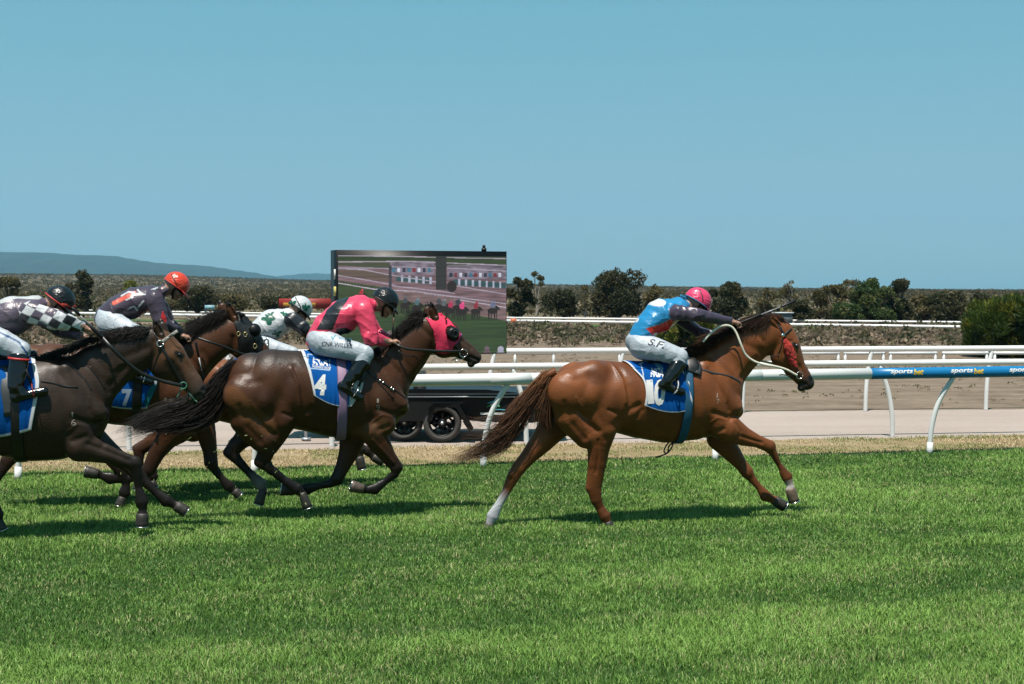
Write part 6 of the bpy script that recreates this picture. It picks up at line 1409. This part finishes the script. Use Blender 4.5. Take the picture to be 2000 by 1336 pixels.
decal('freeze_brand', '1', D.fr, D.bv, 321, 784, 4, 7, 0, M['brand'], D.root, .002, 0, .0); decal('freeze_brand', '0', D.fr, D.bv, 330, 785, 6, 7, 0, M['brand'], D.root, .002, 0, .0)
GD = np.array(lin(76, 64, 78))
def paintD(U, own, col, V):
    t = own == 0; col[t & (linedist(U, [(222, 592), (240, 583), (262, 572)]) < 4)] = lin(225, 95, 75)
    for p in ([(236, 578), (250, 570), (262, 571), (258, 580), (246, 586)], [(268, 566), (276, 574), (288, 576), (300, 570)], [(296, 566), (306, 562)], [(270, 600), (280, 588), (292, 590)], [(250, 604), (262, 598), (268, 606)], [(300, 612), (308, 600)]): col[t & (linedist(U, p) < 1.6)] = (.6, .6, .62)
    a = own == 1; col[a & inpoly(U, [(318, 605), (326, 622), (324, 640), (314, 625)])] = lin(200, 40, 40); col[a & (U[:, 1] > 640)] = (.012, .012, .016); return col
JD = build_rider('jockey in a dark purple shirt with an orange cap behind the first dark horse', 240, 13.75, dict(
    torso=[(214, 622, 29), (232, 604, 27), (264, 590, 31), (298, 580, 24)], head=(344, 557, 40), shirt=GD, sleeve=GD, seed=23, hs=1.0,
    armN=[(302, 586, 17), (316, 630, 14), (352, 655, 10)], handN=(374, 660), armNlat=(.17, .21, .13), armF=[(308, 590, 15), (330, 630, 12), (356, 650, 9)], handF=(378, 656),
    legN=[(215, 630, 27), (250, 648, 22), (288, 664, 18), (282, 686, 14), (268, 724, 10.5), (256, 736, 9), (294, 746, 8)], legF=[(215, 630, 27), (250, 648, 22), (288, 664, 18), (282, 686, 14), (268, 724, 10.5), (256, 736, 9), (294, 746, 8)],
    cap=lin(226, 74, 50), rim=lin(200, 50, 40), peak=lin(205, 50, 40), bands=[([(317, 553), (335, 560), (355, 568), (371, 574)], .005, (.03, .01, .01)), ([(334, 535), (342, 550), (350, 566)], .005, (.03, .01, .01))], paint=paintD), D.fr)
whip('silver and black whip pointing down from the orange-capped jockey\'s fist', D.fr, (382, 668), (398, 742), -.15, .009, ((0, 0, 0), (.6, .6, .62))); stirrup(D, JD.legs)
bvJ = bvh_of(JD.breeches); decal('lettering', 'no', JD.fr, bvJ, 222, 630, 16, 7, 15, M['decal_dark'], JD.breeches, .003, .3, 0) if False else None

# ---- fifth: bright bay mostly hidden behind the second horse, rider with shamrocks
hb, fb = (311, 748), (655, 782); mus, stro = kit(hb, fb, .88); EB = np.array((.24, .085, .032))
E = build_horse('race_horse', 'reddish horse almost hidden behind the one with the pink hood', 480, 14.8, dict(
    coat=EB, legcol=(.022, .013, .010), muzzle=(.04, .025, .02),
    trunk=[(357, 745, 45), (389, 751, 56), (428, 761, 60), (467, 766, 64), (507, 770, 68), (547, 770, 71), (592, 768, 63), (615, 769, 39)],
    neck=[(592, 746, 50), (617, 726, 42), (642, 711, 36), (664, 700, 33), (682, 694, 29)],
    head=[(694, 694, 22), (706, 708, 25), (701, 720, 24), (718, 728, 20), (731, 742, 15), (738, 750, 13), (730, 758, 7)],
    foreN=[(620, 808, 25), (650, 818, 19), (675, 828, 15), (697, 838, 12.5), (701, 850, 9.5), (703, 864, 7.5), (704, 878, 10), (703, 888, 8.5), (702, 894, 9.5)], hoofforeN=(707, 916, 11),
    foreF=[(615, 806, 25), (645, 818, 19), (665, 833, 15), (683, 852, 12.5), (692, 861, 9.5), (705, 872, 7.5), (718, 881, 10), (726, 889, 8.5), (730, 893, 9)], hoofforeF=(748, 902, 12),
    hindN=[(392, 795, 36), (370, 822, 26), (330, 845, 20), (298, 862, 16), (272, 878, 14.5), (272, 898, 10.5), (274, 915, 8.5), (272, 932, 10.5), (270, 942, 8.5)], hoofhindN=(268, 956, 11),
    hindF=[(395, 795, 36), (375, 825, 26), (350, 850, 19), (325, 866, 15), (303, 880, 14), (302, 898, 10), (300, 914, 8.5), (298, 930, 10.5), (298, 940, 8.5)], hoofhindF=(300, 952, 11),
    mus=mus, strokes=stro, carve=[], paint=[], ears=[((690, 682), (676, 664), -1)]), .011)
G = [[(318, 735), (300, 760), (290, 790), (286, 820)], [(320, 740), (306, 770), (300, 800), (298, 826)]]
hair('tail', E.root, [[E.fr.L(a, b, 0) for a, b in g] for g in G], 120, .0045, HK, 43, .02)
mane(E, [(575, 700), (600, 690), (630, 680), (660, 672), (680, 668)], 24, -.9, .4, 500, HK, 42, .0026, .08)
scE = saddlecloth(E, [(447, 700), (452, 730), (458, 765), (462, 785)], [(556, 694), (560, 730), (556, 790)], lambda U, u, v, V: cloth_blue(U, u, v, V), 50, 50, hem=4)
girth(E, (530, 700), (532, 840), .045, M['leather'], off=.020)
def shamrock():
    xs = np.linspace(0, 1, 24); gx, gy = np.meshgrid(xs, xs, indexing='ij'); U = np.stack([gx.ravel(), gy.ravel()], 1)
    k = inell(U, (.24, .55), .25, .17, -15) | inell(U, (.76, .62), .25, .18, 25) | inell(U, (.55, .25), .17, .25, 8) | (linedist(U, [(.5, .5), (.42, .8), (.34, .98)]) < .05) | inell(U, (.5, .5), .12, .12); k = k.reshape(24, 24)
    V, F, idx = [], [], {}
    def vid(i, j):
        if (i, j) not in idx: idx[(i, j)] = len(V); V.append((xs[i], xs[j], 0))
        return idx[(i, j)]
    for i in range(23):
        for j in range(23):
            if k[i, j] or k[i + 1, j + 1]: F.append([vid(i, j), vid(i + 1, j), vid(i + 1, j + 1), vid(i, j + 1)])
    return np.array(V), np.array(F)
GRN = mat('print_green', col=lin(8, 95, 70), rough=.35)
JE = build_rider('jockey in white with dark green shamrocks on shirt and cap', 480, 14.8, dict(
    torso=[(500, 668, 24), (502, 648, 22), (532, 634, 31), (560, 624, 23)], head=(586, 602, 42), shirt=(.70, .72, .74), sleeve=(.02, .022, .028), collar=(.5, .5, .5), seed=29,
    armN=[(572, 624, 15), (592, 640, 13), (604, 656, 9)], handN=(616, 664), armNlat=(.17, .20, .12), armF=[(565, 626, 13), (592, 642, 11), (604, 656, 8)], handF=(618, 662),
    legN=[(506, 676, 24), (538, 684, 19), (570, 692, 16), (566, 706, 12), (550, 735, 9.5), (542, 742, 8), (576, 750, 8)], legF=[(506, 676, 24), (538, 684, 19), (570, 692, 16), (566, 706, 12), (550, 735, 9.5), (542, 742, 8), (576, 750, 8)],
    cap=(.68, .71, .72), bands=[([(560, 600), (575, 606), (592, 612), (608, 616)], .008, (.012, .012, .014)), ([(577, 581), (585, 596), (592, 612)], .006, (.012, .012, .014))]), E.fr)
bvS = bvh_of(JE.shirt); sh_ = shamrock()
for x, y, w, h, a in ((510, 634, 28, 20, 0), (522, 622, 17, 9, 25), (546, 615, 15, 9, -15), (532, 660, 20, 13, 10)): decal('shamrock', '', JE.fr, bvS, x, y, w, h, a, GRN, JE.shirt, .004) if False else decal('shamrock', sh_, JE.fr, bvS, x, y, w, h, a, GRN, JE.shirt, .004)
for x, y, w, h, a in ((565, 600, 15, 13, 10), (588, 606, 17, 15, -10)): decal('shamrock', sh_, JE.fr, JE.hbv, x, y, w, h, a, GRN, JE.helmet, .007, default=-.05)

# ---- turf thrown up by the hooves
def clods():
    r = np.random.default_rng(31); n = 90; mb = MB()
    for i in range(n):
        px, py, Y = (r.uniform(100, 640), r.uniform(840, 1020), r.uniform(11.6, 13.2)); p = at_Y(px, py, Y); d = r.normal(size=3); d /= np.linalg.norm(d); l = r.uniform(.01, .04)
        if p[2] < .03: continue
        mb.sweep([p, p + d * l * .5, p + d * l], .0035, .0015, r.normal(size=3), 4, [(.16, .26, .07), (.25, .28, .12), (.07, .12, .03)][r.integers(3)], caps=False)
    return mb.build('flying_grass', M['grass'], None, False, True)
tag(clods(), kind='stuff')
# ---- air between here and the mountains
mz = bpy.data.materials.new('haze'); mz.use_nodes = True; N = mz.node_tree.nodes; N.clear(); out = N.new('ShaderNodeOutputMaterial'); pv = N.new('ShaderNodeVolumePrincipled')
pv.inputs['Color'].default_value = (.32, .70, .95, 1); pv.inputs['Density'].default_value = 6.5e-5; pv.inputs['Anisotropy'].default_value = .2; mz.node_tree.links.new(pv.outputs[0], out.inputs['Volume'])
mb = MB(); mb.box((0, 6400, 250), (16000, 13600, 900)); tag(mb.build('haze', mz), kind='stuff')
